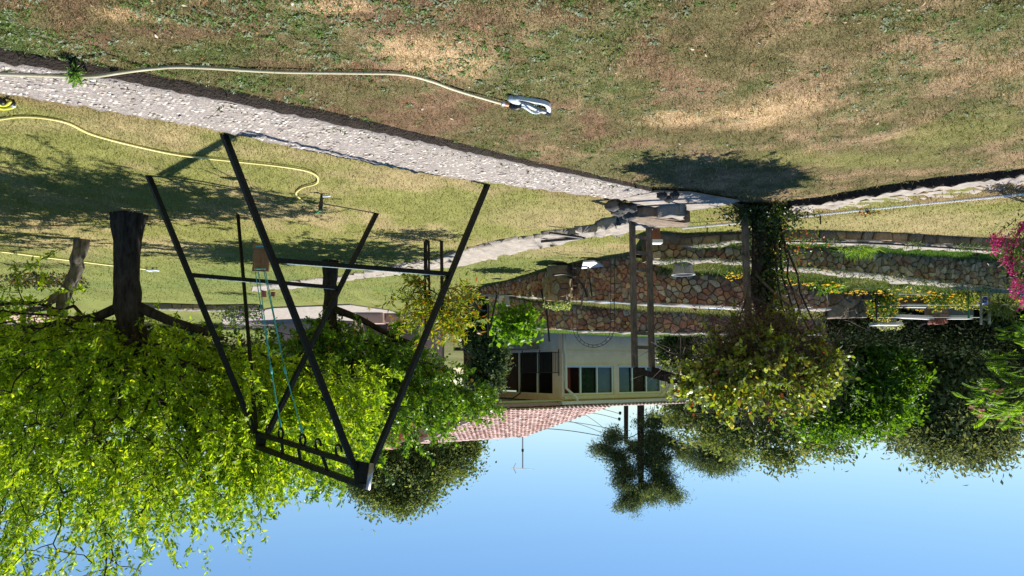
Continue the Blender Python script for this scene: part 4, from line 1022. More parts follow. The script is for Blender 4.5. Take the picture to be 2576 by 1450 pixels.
# roof
TC = [(0.52, 0.36, 0.31), (0.57, 0.42, 0.37), (0.46, 0.31, 0.265), (0.60, 0.46, 0.41)]
rr = np.random.RandomState(9)
def tiled(a0, a1, b0, z0, b1, z1, wd=.2, ln=.30):
    V = []; Fc = []; C = []; L_ = math.hypot(b1 - b0, z1 - z0); nr = int(L_ / ln); ncol = int((a1 - a0) / wd); bi = 0
    sl = np.array([(b1 - b0) / L_, (z1 - z0) / L_]); nv = np.array([-sl[1], sl[0]])
    for i in range(nr):
        for j in range(ncol):
            ca = a0 + (j + .5) * (a1 - a0) / ncol; hw = (a1 - a0) / ncol / 2 * .98; c = np.array(TC[rr.randint(4)]) * rr.uniform(.75, 1.2); dz = rr.normal() * .006
            ring = []
            for e, lift in ((0, .045), (1.06, 0.0)):
                s = (i + e) * L_ / nr
                for k in range(6):
                    an = math.pi * k / 5; off = math.sin(an) * .085 + lift + dz
                    ring.append(HW(ca - math.cos(an) * hw, b0 + sl[0] * s + nv[0] * off, z0 + sl[1] * s + nv[1] * off))
            V += ring; C += [c] * 12
            for k in range(5): Fc.append((bi + k, bi + k + 1, bi + 7 + k, bi + 6 + k))
            Fc.append((bi, bi + 1, bi + 4, bi + 5)); Fc.append((bi + 1, bi + 2, bi + 3, bi + 4)); bi += 12
    return np.array(V), np.array(Fc), np.array(C)
zr = zz(1108, HW(-3.3, 5.2, 0)) - .08; ze = zeg + .06
mb = MB()
e0, e1, r0, r1 = HW(-3.3, -.42, ze), HW(2.05, -.42, ze), HW(-3.3, 5.2, zr), HW(2.05, 5.2, zr); q0, q1 = HW(-3.3, 10.8, ze), HW(2.05, 10.8, ze)
mb.prism([e0, e1, r1, r0], .10); mb.prism([r0 + .001 * Zh, r1 + .001 * Zh, q1, q0], .10)
rf = mb.build('roof', m_tile, ho, col=(0.42, 0.22, 0.16))
V, Fc, C = tiled(-3.3, 2.05, -.44, ze + .02, 5.2, zr + .02)
tag(fast_mesh('roof_tiles', V, [Fc], m_tile, rf, C), kind='stuff')
for k in range(14):
    mb = MB().tube([HW(-3.3 + k * .385, 5.2, zr + .03), HW(-3.3 + k * .385 + .41, 5.2, zr + .055)], .11, 8); mb.build('ridge_tile', m_tile, rf, col=TC[k % 4])
for k in range(15):                               # verge tiles down the gable
    s = k / 15; p = e0 * (1 - s) + r0 * s; p2 = e0 * (1 - s - .072) + r0 * (s + .072)
    mb = MB().tube([p + .08 * Zh, p2 + .05 * Zh], .085, 8); mb.build('verge_tile', m_tile, rf, col=TC[k % 4])
mb = MB(); hbox(mb, 2.06, A1 + .3, -.42, 6, ze - .06, ze + .02); lr = mb.build('low_roof', m_conc, ho)
nt_ = int((A1 + .7) / .2)
for k in range(nt_):                              # half round tile ends over the gutter
    a_ = -.3 + (k + .5) * (A1 + .6) / nt_; V = []
    for b_, lf in ((-.56, -.01), (.1, .05)):
        for j in range(7):
            an = math.pi * j / 6; V.append(HW(a_ - math.cos(an) * .09, b_, ze + lf + math.sin(an) * .085 + .02))
        for j in range(6, -1, -1):
            an = math.pi * j / 6; V.append(HW(a_ - math.cos(an) * .07, b_, ze + lf + math.sin(an) * .062 + .02))
    n = 14; fs = [(i, (i + 1) % n, n + (i + 1) % n, n + i) for i in range(n)] + [(i, i + 1, 12 - i, 13 - i) for i in range(6)]
    mb = MB().add(V, fs); mb.build('tile', m_tile, lr, col=np.array(TC[k % 4]) * .8)
gp = lambda a: [HW(a, -.1, ze - .15), HW(a, -.1, ze - .7), HW(a, 10.4, ze - .7), HW(a, 10.4, ze - .15), HW(a, 5.2, zr - .13)]
P_, Q_ = gp(-3.12), gp(-2.95)
mb = MB().add(P_ + Q_, [(0, 1, 2, 3, 4), (9, 8, 7, 6, 5)] + [(i, (i + 1) % 5, 5 + (i + 1) % 5, 5 + i) for i in range(5)]); mb.build('gable', m_pink, ho)
mb = MB(); hbox(mb, -2.94, -.002, -.1, .12, zd1 + .15, ze - .12); mb.build('porch_beam', m_plgrey, ho)
mb = MB(); hbox(mb, -2.94, -.01, .125, 10, zg - .02, zg + .05); mb.build('porch_ceiling', m_cream, ho)
mb = MB(); hbox(mb, -3.14, -2.9, .0, .24, zb, ze - .72); mb.build('porch_post', m_cream, ho)
mb = MB(); hbox(mb, -3.0, -2.9, 4, 10, zb, ze - .72); mb.build('porch_wall', m_pink, ho)
mb = MB().tube([K(1256, 1002, 27), K(1290, 1003, 27.2), K(1308, 990, 27.6), K(1311, 975, 27.8)], .03, 7); mb.build('awning_arm', m_wrought, ho)
# television aerial on the ridge
pa = HW(1.85, 5.2, zr); an = thing('television_aerial', 'thin television aerial mast standing on the roof ridge', 'aerial', pa)
top = K(1325, 1178, pa[1]); base = np.array([pa[0], pa[1], pa[2] - .05]); top = np.array([base[0], base[1], top[2]])
MB().tube([base, top], .028, 6).build('mast', m_steel, an)
MB().tube([top + (-.55, .1, .08), top + (.5, -.1, .0)], .016, 5).build('boom', m_steel, an)
for k in range(10):
    c = top + np.array([-.5 + k * .1, .09 - k * .018, .075 - k * .007]); MB().tube([c - (.03, .16, .05), c + (.03, .16, .05)], .006, 4).build('element', m_steel, an)
for k in (-1, 1): MB().tube([top + (.42, 0, 0), top + (.3, 0, .22 * k)], .012, 4).build('reflector', m_steel, an)
MB().box(top * .5 + base * .5, (.1, .1, .12)).build('junction_box', m_black, an)
# second wing behind the fruit tree
hw = thing('house_wing', 'pink house wing glimpsed through the orange fruit tree', 'house', K(960, 840, 37))
a_, b_ = K(905, 835, 38), K(1085, 838, 36); dv = unit(b_ - a_); nv_ = np.array([-dv[1], dv[0], 0])
zt = K(960, 1035, 37)[2]
mb = MB().prism([np.array([*p[:2], zt]) for p in (a_, b_, b_ + nv_ * 6, a_ + nv_ * 6)], zt - a_[2] + .5); mb.build('wall', m_pink, hw)
q = [np.array([*p[:2], zt + .01]) for p in (a_ - nv_ * .4, b_ - nv_ * .4)]; rdg = [np.array([*p[:2], zt + 1.5]) for p in (a_ + nv_ * 3, b_ + nv_ * 3)]; bk = [np.array([*p[:2], zt + .01]) for p in (a_ + nv_ * 6.4, b_ + nv_ * 6.4)]
rw = MB().prism([q[0], q[1], rdg[1], rdg[0]], .1).prism([rdg[0], rdg[1], bk[1], bk[0]], .1).build('roof', m_tile, hw, col=(0.46, 0.26, 0.2))
for k in range(11):
    s = (k + .5) / 11; p0 = q[0] * (1 - s) + rdg[0] * s + .03 * Zh; p1 = q[1] * (1 - s) + rdg[1] * s + .03 * Zh
    MB().beam(p0, p1, .3, .05).build('tile_course', m_tile, rw, col=TC[k % 4])
# utility pole and its wires
up = thing('utility_pole', 'dark wooden utility pole rising behind the house roof', 'pole', K(1575, 855, 43))
MB().tube([K(1575, 855, 43), K(1575, 1117, 43)], [.16, .12], 10).build('post', m_wooddk, up)
MB().beam(K(1538, 1103, 43), K(1580, 1100, 43), .09, .09).build('crossarm', m_wooddk, up)
for (x, y) in ((1537, 1100), (1558, 1055), (1560, 1040)): MB().lathe(K(x, y, 43), [(.05, -.1), (.09, -.05), (.07, .05), (.03, .1)], 8).build('insulator', m_black, up)
for k, (a, b, lab) in enumerate((((1537, 1103), (1345, 1081), 'lowest thick overhead wire from the pole crossarm'), ((1537, 1100), (1400, 1056), 'second overhead wire from the pole crossarm'), ((1540, 1095), (1440, 1030), 'steep overhead wire from the pole crossarm'), ((1558, 1056), (1440, 1040), 'upper overhead wire from the pole insulator'), ((1560, 1042), (1450, 1028), 'topmost overhead wire from the pole insulator'), ((1555, 1085), (1380, 1062), 'thin overhead wire between the thick wires'))):
    p, e = K(*a, 43), K(*b, 52 - k); L_ = np.linspace(0, 1, 9)[:, None]
    e = p + (e - p) * 1.15
    w_ = MB().tube(p * (1 - L_) + e * L_ - np.array([0, 0, .18]) * (4 * L_ * (1 - L_)), .016 + .008 * (k == 0), 4).build('overhead_wire', m_black)
    tag(w_, lab, 'wire', 'overhead wires running from the pole')
# driveway, paving, far kerbs on the left of the house
def sheet(name, pts, z, mat):
    o = MB().prism([Kz(*p, z) for p in pts], .1).build(name, mat); return tag(o, kind='structure')
sheet('driveway', [(560, 800), (690, 776), (880, 768), (980, 782), (1040, 800), (1010, 815), (880, 828), (560, 830)], .10, m_conc)
sheet('paved_yard', [(-100, 788), (150, 792), (260, 806), (240, 836), (-100, 840)], .10, m_pink)
stone_wall('stone_wall', 'low dark stone edging beyond the ring sprinkler', *face([(345, 762, 775), (430, 764, 777), (520, 768, 780), (650, 766, 778)], .06), .34, GRY, 17, .3, .2, .04)
pw = thing('garden_wall', 'low pink rendered wall beside the driveway', 'wall', Kz(930, 784, .06)); pp = Kz(930, 784, .06)
MB().box(pp + (0, .3, .2), (.95, .6, .44)).build('block', m_pink, pw)
MB().box(pp + (-1.3, .5, .2), (1.6, .25, .36)).build('return', m_pink, pw)
# ------------------------------------------------------------------ swing frame
ZL = 0.055
A_, B_, C_, D_, E_ = Kz(555, 337, ZP1 - .03), Kz(366, 441, ZL), Kz(1231, 466, ZL), Kz(952, 538, ZL), Kz(597, 541, ZL)
d2 = (A_[1] + C_[1]) / 2; d1 = (B_[1] + D_[1]) / 2
m_teal = M_plain('pale_sheen_paint', (0.34, 0.42, 0.42), .5, noise=.4, nscale=30)  # pale teal colour imitating sun sheen on the crossbars
sf = thing('swing_set', 'tall black metal swing set with braced A legs on the lawn', 'swing set', (A_ + D_) / 2)
bl0, bl1 = K(655, 1093, d1), K(890, 1166, d2)     # lower beam
bu0, bu1 = K(648, 1124, d1), K(918, 1224, d2)     # upper beam
legs = [('A', A_, K(893, 1180, d2)), ('C', C_, K(931, 1182, d2)), ('B', B_, K(641, 1090, d1)), ('D', D_, K(672, 1092, d1)), ('E', E_, K(645, 1080, d1))]
LG = {}
for nme, a, b in legs:
    a = a - (0, 0, .06); LG[nme] = (a, b)
    th = .036 if nme == 'E' else .052
    MB().beam(a, b, th, th, (0.6, -0.7, 0.2)).build('leg', m_iron, sf, bevel=.004)
def at_y(nme, y):
    a, b = LG[nme]; lo, hi = 0.0, 1.0
    for _ in range(40):
        m_ = (lo + hi) / 2
        if proj(a + (b - a) * m_)[1] < y: lo = m_
        else: hi = m_
    return a + (b - a) * lo
for (p, q) in ((at_y('A', 655), at_y('C', 690)), (at_y('B', 692), at_y('D', 725))):
    MB().beam(p, q, .045, .045).build('crossbar', m_iron, sf, bevel=.003); MB().beam(p * .93 + q * .07 + (0, -.012, .0245), p * .04 + q * .96 + (0, -.012, .0245), .022, .004).build('sheen_strip', m_teal, sf)  # sun sheen along each bar's top, added as a thin pale strip
MB().beam(bl0, bl1, .05, .05).build('lower_beam', m_iron, sf, bevel=.004)
MB().beam(bu0, bu1, .055, .055).build('upper_beam', m_iron, sf, bevel=.004)
for s in (.27, .45, .70):
    MB().beam(bl0 + (bl1 - bl0) * s, bu0 + (bu1 - bu0) * s, .028, .028).build('rung', m_iron, sf)
bd = unit(bl1 - bl0)
MB().add(*(lambda P: (P, [(0, 1, 2, 3), (7, 6, 5, 4), (0, 4, 5, 1), (1, 5, 6, 2), (2, 6, 7, 3), (3, 7, 4, 0)]))([K(*p, d2 + .02) for p in ((888, 1158), (936, 1166), (926, 1228), (892, 1218))] + [K(*p, d2 + .05) for p in ((888, 1158), (936, 1166), (926, 1228), (892, 1218))])).build('plate', m_iron, sf)
MB().add(*(lambda P: (P, [(0, 1, 2, 3), (7, 6, 5, 4), (0, 4, 5, 1), (1, 5, 6, 2), (2, 6, 7, 3), (3, 7, 4, 0)]))([K(*p, d1 + .02) for p in ((640, 1082), (672, 1092), (668, 1122), (644, 1118))] + [K(*p, d1 + .05) for p in ((640, 1082), (672, 1092), (668, 1122), (644, 1118))])).build('plate', m_iron, sf)
MB().tube([K(935, 1166, d2 - .03), K(926, 1232, d2 - .03)], .024, 10).build('end_tube', m_steel, sf, smooth=True)
hooks = []
for s, ring in ((.10, 0), (.25, 1), (.50, 1), (.66, 0), (.86, 0)):
    c = bl0 + (bl1 - bl0) * s; r0 = .055; cc = c - np.array([0, 0, .022 + r0])
    angs = np.linspace(.5 * math.pi, (2.5 if ring else 2.05) * math.pi, 20)
    pts = [cc + bd * (r0 * math.cos(t)) * np.array([1, 1, 1]) + np.array([0, 0, r0 * math.sin(t)]) for t in angs]
    MB().tube(pts, .013, 7).build('hook', m_iron, sf, smooth=True); hooks.append(cc - np.array([0, 0, r0]))
# the swing itself: a worn board hanging on edge from two turquoise ropes
m_rope = M_plain('turquoise_rope', (0.05, 0.34, 0.30), 0.7, noise=0.3, nscale=80)
m_board = M_bark('swing_board', (0.13, 0.07, 0.035), (0.30, 0.19, 0.11), 7)
DS = hooks[1][1] * .5 + hooks[2][1] * .5
sw = thing('swing', 'worn wooden swing board hanging on edge from turquoise ropes', 'swing', K(658, 614, DS))
bc = K(658, 650, DS); px = DS / F
MB().box(bc, (42 * px, .03, 70 * px), np.array(Matrix.Rotation(.035, 3, 'Y'))).build('seat', m_board, sw, bevel=.008)
for sgn in (-1, 1):
    MB().box(bc + (0, -.02, sgn * 29 * px), (42 * px, .02, 12 * px), np.array(Matrix.Rotation(.035, 3, 'Y'))).build('cleat', m_board, sw, bevel=.004)
    MB().tube([bc + (-14 * px, -.034, sgn * 29 * px), bc + (14 * px, -.034, sgn * 29 * px)], .008, 6).build('cord', m_rope, sw)
for hk, ends in ((hooks[1], (642, 650)), (hooks[2], (664, 668))):
    knot = K(ends[0] + (40 if ends[0] < 660 else 52), 930, DS)
    for e in ends:
        p = K(e, 684, DS); MB().tube(resample([p, knot], 5), .0055, 5).build('rope', m_rope, sw)
    MB().tube(resample([knot, hk], 5), .0065, 5).build('rope', m_rope, sw)
    for pnt, dd in ((knot, hk - knot), (hk - (hk - knot) * .10, hk - knot)):
        dd = unit(dd); MB().tube([pnt - dd * .05, pnt - dd * .02, pnt + dd * .02, pnt + dd * .05], [.008, .015, .015, .008], 6).build('knot', m_rope, sw, smooth=True)

# ------------------------------------------------------------------ wooden arch
ar = thing('garden_arch', 'weathered wooden garden arch with ladder sides under the vine', 'arch', AR[0])
PA, PB = AR; R1 = Kz(1872, 519, .05); R2 = R1 + (PB - PA)
tops = [np.array([*q[:2], K(1590, 926, PA[1])[2]]) for q in (PA, PB)]; rt = [np.array([*R1[:2], tops[0][2] - .02]), np.array([*R2[:2], tops[0][2] - .02])]
for a, b in ((PA, tops[0]), (PB, tops[1]), (R1, rt[0]), (R2, rt[1])):
    MB().beam(a - (0, 0, .15), b, .072, .06, (0.3, 1, 0)).build('post', m_wood, ar, bevel=.006)
for y in (594, 634, 676, 838, 874):
    a = np.array([*PA[:2], K(1590, y, PA[1])[2]]); b = np.array([*PB[:2], a[2]]); MB().beam(a, b, .035, .045).build('rung', m_wood, ar)
for k in (0, 1):
    L_ = np.linspace(0, 1, 9)[:, None]; c = tops[k] * (1 - L_) + rt[k] * L_ + np.array([0, 0, .16]) * np.sin(L_ * math.pi) + np.array([0, 0, .02])
    for i in range(8): MB().beam(c[i], c[i + 1] + (c[i + 1] - c[i]) * .03, .06, .075).build('top_rail', m_wooddk, ar)
for s in (.3, .6): MB().beam(tops[0] * (1 - s) + rt[0] * s + (0, 0, .18), tops[1] * (1 - s) + rt[1] * s + (0, 0, .18), .04, .05).build('cross_slat', m_wooddk, ar)

# ------------------------------------------------------------------ rocks
m_rock = M_col('rock', 0.9, 0.6, 12, 0.9, 18, 0.2)
def rock(c, s, label, col, seed, group):
    r_ = np.random.RandomState(seed); V = []; n = 9; rows = 6
    for i in range(rows + 1):
        ph = math.pi * i / rows
        for j in range(n):
            t_ = 2 * math.pi * j / n; k_ = r_.uniform(.78, 1.15)
            V.append(np.asarray(c) + np.array([math.sin(ph) * math.cos(t_) * s[0], math.sin(ph) * math.sin(t_) * s[1], math.cos(ph) * s[2]]) * k_)
    fs = [(i * n + j, (i + 1) * n + j, (i + 1) * n + (j + 1) % n, i * n + (j + 1) % n) for i in range(rows) for j in range(n)]
    o = MB().add(V, fs).build('rock', m_rock, col=col, smooth=True); tag(o, label, 'rock', group)
for k, (x, y, s) in enumerate(((1540, 514, .07), (1556, 526, .08), (1570, 520, .07), (1582, 532, .09), (1596, 530, .07), (1568, 537, .07), (1606, 541, .06), (1590, 520, .06))):
    p = Kz(x, y, .12); rock(p + (0, 0, s * .3), (s * 1.3, s, s), 'dark rough rock piled at the foot of the arch ladder', (0.10, 0.095, 0.09), 40 + k, 'rocks at the foot of the arch')
for k, (x, y, s) in enumerate(((1664, 487, .055), (1682, 495, .06), (1698, 487, .05))):
    p = Kz(x, y, .1); rock(p + (0, 0, s * .3), (s * 1.2, s, s), 'black rock lying on the landing at the edge of the vine shadow', (0.05, 0.05, 0.052), 50 + k, 'black rocks on the landing')
p = Kz(1552, 578, .1); rock(p + (0, 0, .03), (.11, .08, .07), 'single grey rock beside the middle path near the arch', (0.22, 0.21, 0.2), 60, None)

# ------------------------------------------------------------------ hoses and sprinklers
m_hose1 = M_plain('cream_hose', (0.46, 0.42, 0.27), 0.5, noise=0.12, nscale=40)
m_hose2 = M_plain('yellow_hose', (0.68, 0.58, 0.20), 0.45, noise=0.1, nscale=40)
m_grey = M_plain('pale_grey_plastic', (0.55, 0.60, 0.66), 0.4, noise=0.08, nscale=30)
m_brass = M_plain('orange_coupling', (0.5, 0.24, 0.12), 0.45)
m_redp = M_plain('red_plastic', (0.35, 0.02, 0.015), 0.4); m_grnp = M_plain('green_plastic', (0.02, 0.22, 0.09), 0.4)
def spline(P, n):
    P = np.asarray(P, float); Q = np.concatenate([[2 * P[0] - P[1]], P, [2 * P[-1] - P[-2]]]); out = []
    for i in range(len(P) - 1):
        p0, p1, p2, p3 = Q[i:i + 4]
        for t_ in np.linspace(0, 1, n, endpoint=False):
            out.append(.5 * (2 * p1 + (p2 - p0) * t_ + (2 * p0 - 5 * p1 + 4 * p2 - p3) * t_ ** 2 + (3 * p1 - p0 - 3 * p2 + p3) * t_ ** 3))
    return np.array(out + [P[-1]])
def hose(kpts, z, r0, mat, label):
    P = spline([Kz(x, y, z_) for (x, y, z_) in [(q + (z,))[:3] if len(q) == 2 else q for q in kpts]], 8)
    o = MB().tube(P, r0, 10).build('garden_hose', mat, smooth=True); tag(o, label, 'hose'); return P
hz = ZP1 + .016
hose([(-150, 183, hz), (0, 187, hz), (100, 190, hz), (180, 193, hz), (240, 192, hz + .02), (290, 185, hz + .01), (340, 178, .05), (385, 173), (440, 169), (520, 171), (700, 181), (900, 184), (1010, 187), (1080, 203), (1150, 228), (1262, 261, .03)], .018, .0125, m_hose1, 'cream garden hose lying across the dry lawn to the grey sprinkler')
hose([(-150, 318), (0, 300), (50, 294), (110, 297), (170, 310), (230, 338), (330, 365), (450, 390), (600, 407), (700, 418), (770, 430), (798, 445), (795, 462), (762, 472), (745, 486), (755, 500), (775, 513), (800, 521, .13)], ZL + .018, .0115, m_hose2, 'yellow garden hose looping past the swing leg to the spike sprinkler')
hose([(-150, 620), (0, 633), (133, 650), (200, 658), (297, 670), (372, 678)], ZL + .02, .016, m_hose2, 'far yellow garden hose running behind the tree trunk to the ring sprinkler')
sp = thing('oscillating_sprinkler', 'pale grey oscillating lawn sprinkler on the dry lawn', 'sprinkler', Kz(1325, 268, 0))
g = lambda x, y, z: Kz(x, y, z)
ringp = spline([g(*p) for p in ((1283, 249, .03), (1310, 251, .035), (1345, 257, .04), (1370, 262, .045), (1384, 270, .05), (1385, 282, .055), (1374, 287, .05), (1350, 279, .035), (1318, 268, .03), (1296, 258, .03), (1283, 249, .03))], 6)
mb = MB(); n = len(ringp)
c0 = ringp.mean(0); V = []
for i, p in enumerate(ringp):
    inn = unit((c0 - p) * (1, 1, 0)) * .036
    V += [p + (0, 0, .004), p + inn, p + inn * .9 - (0, 0, .028), p - (0, 0, .03)]
fs = [(i * 4 + j, i * 4 + (j + 1) % 4, (i + 1) * 4 + (j + 1) % 4, (i + 1) * 4 + j) for i in range(n - 1) for j in range(4)]
mb.add(V, fs).build('base_frame', m_grey, sp, smooth=False)
MB().tube([g(1280, 247, .03), g(1294, 253, .032), g(1306, 260, .034)], [.022, .03, .014], 8).build('tail_fin', m_grey, sp, smooth=True)
MB().tube(spline([g(*p) for p in ((1312, 269, .05), (1320, 271, .055), (1338, 283, .05), (1352, 285, .055), (1362, 281, .06), (1376, 285, .06))], 6), .0085, 8).build('spray_tube', m_grey, sp, smooth=True)
MB().tube([g(1282, 265, .035), g(1296, 272, .045), g(1312, 269, .05)], [.02, .024, .012], 10).build('motor', m_black, sp, smooth=True)
MB().tube([g(1262, 260.5, .03), g(1268, 262, .031)], .019, 10).build('collar', m_grey, sp); MB().tube([g(1268, 262, .031), g(1279, 264.5, .033)], .017, 10).build('coupling', m_brass, sp)
MB().tube([g(1374, 284, .06), g(1381, 288, .06)], .018, 10).build('bearing', m_black, sp)
p = Kz(810, 488, ZL); dsp = p[1]
s2 = thing('spike_sprinkler', 'black spike sprinkler with green fins standing at the end of the yellow hose', 'sprinkler', p)
tp = K(806, 531, dsp)
MB().tube([p - (0, 0, .05), p * .6 + tp * .4, p * .35 + tp * .65, tp], [.013, .02, .026, .018], 10).build('body', m_black, s2, smooth=True)
for x2 in (795, 818): MB().beam(tp - (0, 0, .01), K(x2, 538, dsp), .03, .012).build('fin', m_grnp, s2)
MB().tube([K(801, 520, dsp), K(807, 519, dsp)], .02, 9).build('coupling', m_redp, s2)
MB().tube([K(812, 494, dsp - .02), K(826, 493, dsp - .02), K(832, 492, dsp - .02)], [.014, .014, .01], 8).build('side_nozzle', m_grey, s2)
p = Kz(384, 677, ZL + .03); s3 = thing('ring_sprinkler', 'small pale ring sprinkler on the far lawn', 'sprinkler', p)
an_ = np.linspace(0, 2 * math.pi, 25); MB().tube([p + (.11 * math.cos(t_), .11 * math.sin(t_), .03) for t_ in an_], .018, 7, cap=False).build('ring', m_grey, s3, smooth=True)
MB().beam(p + (-.11, 0, .03), p + (.11, 0, .03), .02, .02).build('bar', m_grey, s3); MB().tube([p + (0, 0, -.04), p + (0, 0, .03)], .02, 7).build('foot', m_black, s3)
p = Kz(18, 258, ZL); gs = thing('hose_spray_gun', 'yellow and black hose spray gun lying beside the pebble path', 'spray gun', p)
m_yel = M_plain('yellow_plastic', (0.60, 0.58, 0.05), 0.4)
MB().tube(spline([Kz(-20, 268, .09), Kz(10, 273, .09), Kz(32, 270, .1)], 6), np.linspace(.02, .014, 13), 9).build('barrel', m_yel, gs, smooth=True)
MB().tube(spline([Kz(-10, 262, .10), Kz(8, 266, .10), Kz(20, 262, .10), Kz(26, 256, .10)], 6), .012, 8).build('trigger_guard', m_yel, gs, smooth=True)
for x, y in ((6, 256), (30, 260)): MB().lathe(Kz(x, y, .085), [(.006, -.03), (.022, -.015), (.026, .0), (.02, .018), (.005, .026)], 10).build('knob', m_black, gs, smooth=True)
MB().tube([Kz(27, 264, .1), Kz(38, 268, .1)], .012, 8).build('nozzle', m_grey, gs)
# ------------------------------------------------------------------ terrace furniture
def pot(name, label, x, yb_, yt, wb, wt, d, mat, cat='pot', rim=.12, n=18, group=None):
    p = K(x, yb_, d); s = d / F; h = (yt - yb_) * s; t = thing(name, label, cat, p, group)
    rb, rt_ = wb / 2 * s, wt / 2 * s
    MB().lathe(p, [(rb, 0), (rb * .35 + rt_ * .65, h * .7), (rt_, h * (1 - rim)), (rt_ * .9, h * .99), (rt_ * .84, h * .8)], n, False).build('body', mat, t, smooth=False)
    MB().lathe(p, [(rt_ * 1.06, h * (1 - rim)), (rt_ * 1.08, h), (rt_ * .9, h), (rt_ * .86, h * (1 - rim))], n, False).build('rim', mat, t)
    MB().lathe(p, [(rb * .8, .01), (rt_ * .85, h * .85)], n).build('soil', m_mortar, t)
    return t, p, s, h
m_zinc = M_plain('dull_zinc', (0.30, 0.31, 0.31), 0.5, 0.5, noise=0.3, nscale=6)
pot('metal_tub', 'dull grey metal tub standing among the yellow daisies', 1718, 658, 693, 44, 56, 11.3, m_zinc, 'tub')
t, p, s, h = pot('patterned_pot', 'dark green pot with a cream garland pattern on the wall end', 1203, 748, 782, 34, 46, 18.4, M_plain('green_black_glaze', (0.012, 0.022, 0.018), 0.3), 'pot')
zg_ = []
for k in range(33):
    an2 = k / 32 * 2 * math.pi; r2 = 20.5 * s; zg_.append(p + (r2 * math.cos(an2), r2 * math.sin(an2), h * (.62 if k % 4 == 0 else .32 if k % 4 == 2 else .47)))
MB().tube(zg_, .011, 5, False).build('garland', m_cream, t)
t, p, s, h = pot('square_pot', 'pale stone square pot with a rusty emblem next to the patterned pot', 1268, 745, 770, 25, 30, 16.7, m_plgrey, 'pot', n=4)
MB().box(p + (0, -.13, .11), (.06, .02, .09)).build('emblem', m_brass, t)
t, p, s, h = pot('planter', 'tall tapered terracotta planter with a white rim beside the arch ladder', 1650, 568, 606, 19, 24, 10.35, m_terra, 'planter', n=4)
MB().box(p + (0, 0, h + .025), (.16, .16, .05)).build('white_rim', m_white, t); MB().tube(spline([p + (-.04, -.1, h * .75), p + (0, -.115, h * .62), p + (.04, -.1, h * .75)], 5), .008, 6).build('handle', m_terra, t)
pot('plant_pot', 'small square dark pot on the ledge grass below the olive wall', 2455, 628, 645, 12, 14, 11.4, m_wooddk, 'pot', n=4)
pot('plant_pot', 'round black pot on the kerb wall ledge', 2371, 617, 630, 14, 20, 11.2, m_black, 'pot')
pot('flower_pot', 'red and white flower pot at the far end of the middle path', 664, 732, 748, 10, 13, 18.8, m_terra, 'pot')
pot('flower_pot', 'small faded red flower pot lying near the red and white pot', 687, 735, 746, 12, 10, 19.0, m_terra, 'pot')
o = MB().prism([K(1463, 677, 13.5), K(1467, 661, 13.3), K(1496, 659, 13.3), K(1519, 671, 13.5)], .03).build('board', m_white); tag(o, 'white board leaning at the foot of the reddish wall', 'board')
o = MB().tube([K(1482, 664, 13.45), K(1461, 776, 13.6)], .017, 6).build('pole', m_wood); tag(o, 'brown wooden stick leaning on the reddish wall', 'pole')
o = MB().tube([K(1483, 699, 13.5), K(1489, 745, 13.6)], .014, 6).build('rod', m_black); tag(o, 'short black rod leaning on the reddish wall', 'rod')
o = MB().tube(spline([K(*q, 13.5) for q in ((1390, 692), (1425, 690), (1452, 703), (1468, 724), (1478, 750))], 6), .02, 7).build('pipe', m_black, smooth=True); tag(o, 'bent black pipe arching against the reddish wall', 'pipe')
for k, (a, b) in enumerate((((1362, 608), (1472, 598)), ((1383, 587), (1468, 599)))):
    o = MB().tube([Kz(*a, .15), Kz(*b, .16)], .022, 7).build('pipe', m_black); tag(o, ('straight' if k == 0 else 'slanting') + ' black pipe lying across the middle path', 'pipe')
m_bluew = M_plain('blue_white_pipe', (0.45, 0.58, 0.75), 0.4)
L = [p for p in (K(1478, 757, 13.95), K(1530, 759, 13.6), K(1600, 764, 13.1), K(1717, 770, 12.6), K(1870, 778, 12.5))]
o = MB().tube(spline(L, 6), .022, 7).build('pipe', m_bluew, smooth=True); tag(o, 'pale blue pipe lying on top of the reddish wall', 'pipe')
o = MB().tube(spline(list(w0a[1][2:] + (0, -.02, .04)), 5), .014, 6).build('pipe', m_black, smooth=True); tag(o, 'thin black irrigation pipe along the low kerb wall', 'pipe')
# white corrugated drip pipe in front of the kerb wall
L = spline([Kz(x, y, z_) for x, y, z_ in ((2700, 472, .14), (2576, 488, .14), (2330, 512, .13), (2094, 536, .13), (1967, 550, .13), (1814, 565, .12), (1717, 574, .12))], 70)
o = MB().tube(L, np.where(np.arange(len(L)) % 2 == 0, .021, .013), 6).build('drip_pipe', m_white); tag(o, 'white corrugated drip pipe lying along the grass', 'pipe')
for (x, y1, y2, lab) in ((2064, 538, 565, 'thin rusty stake by the red and yellow daisies'), (1779, 570, 592, 'thin dark stake beside the white drip pipe end')):
    p = Kz(x, y1, .12); o = MB().tube([p - (0, 0, .05), K(x, y2, p[1])], .009, 5).build('stake', m_wooddk); tag(o, lab, 'stake')
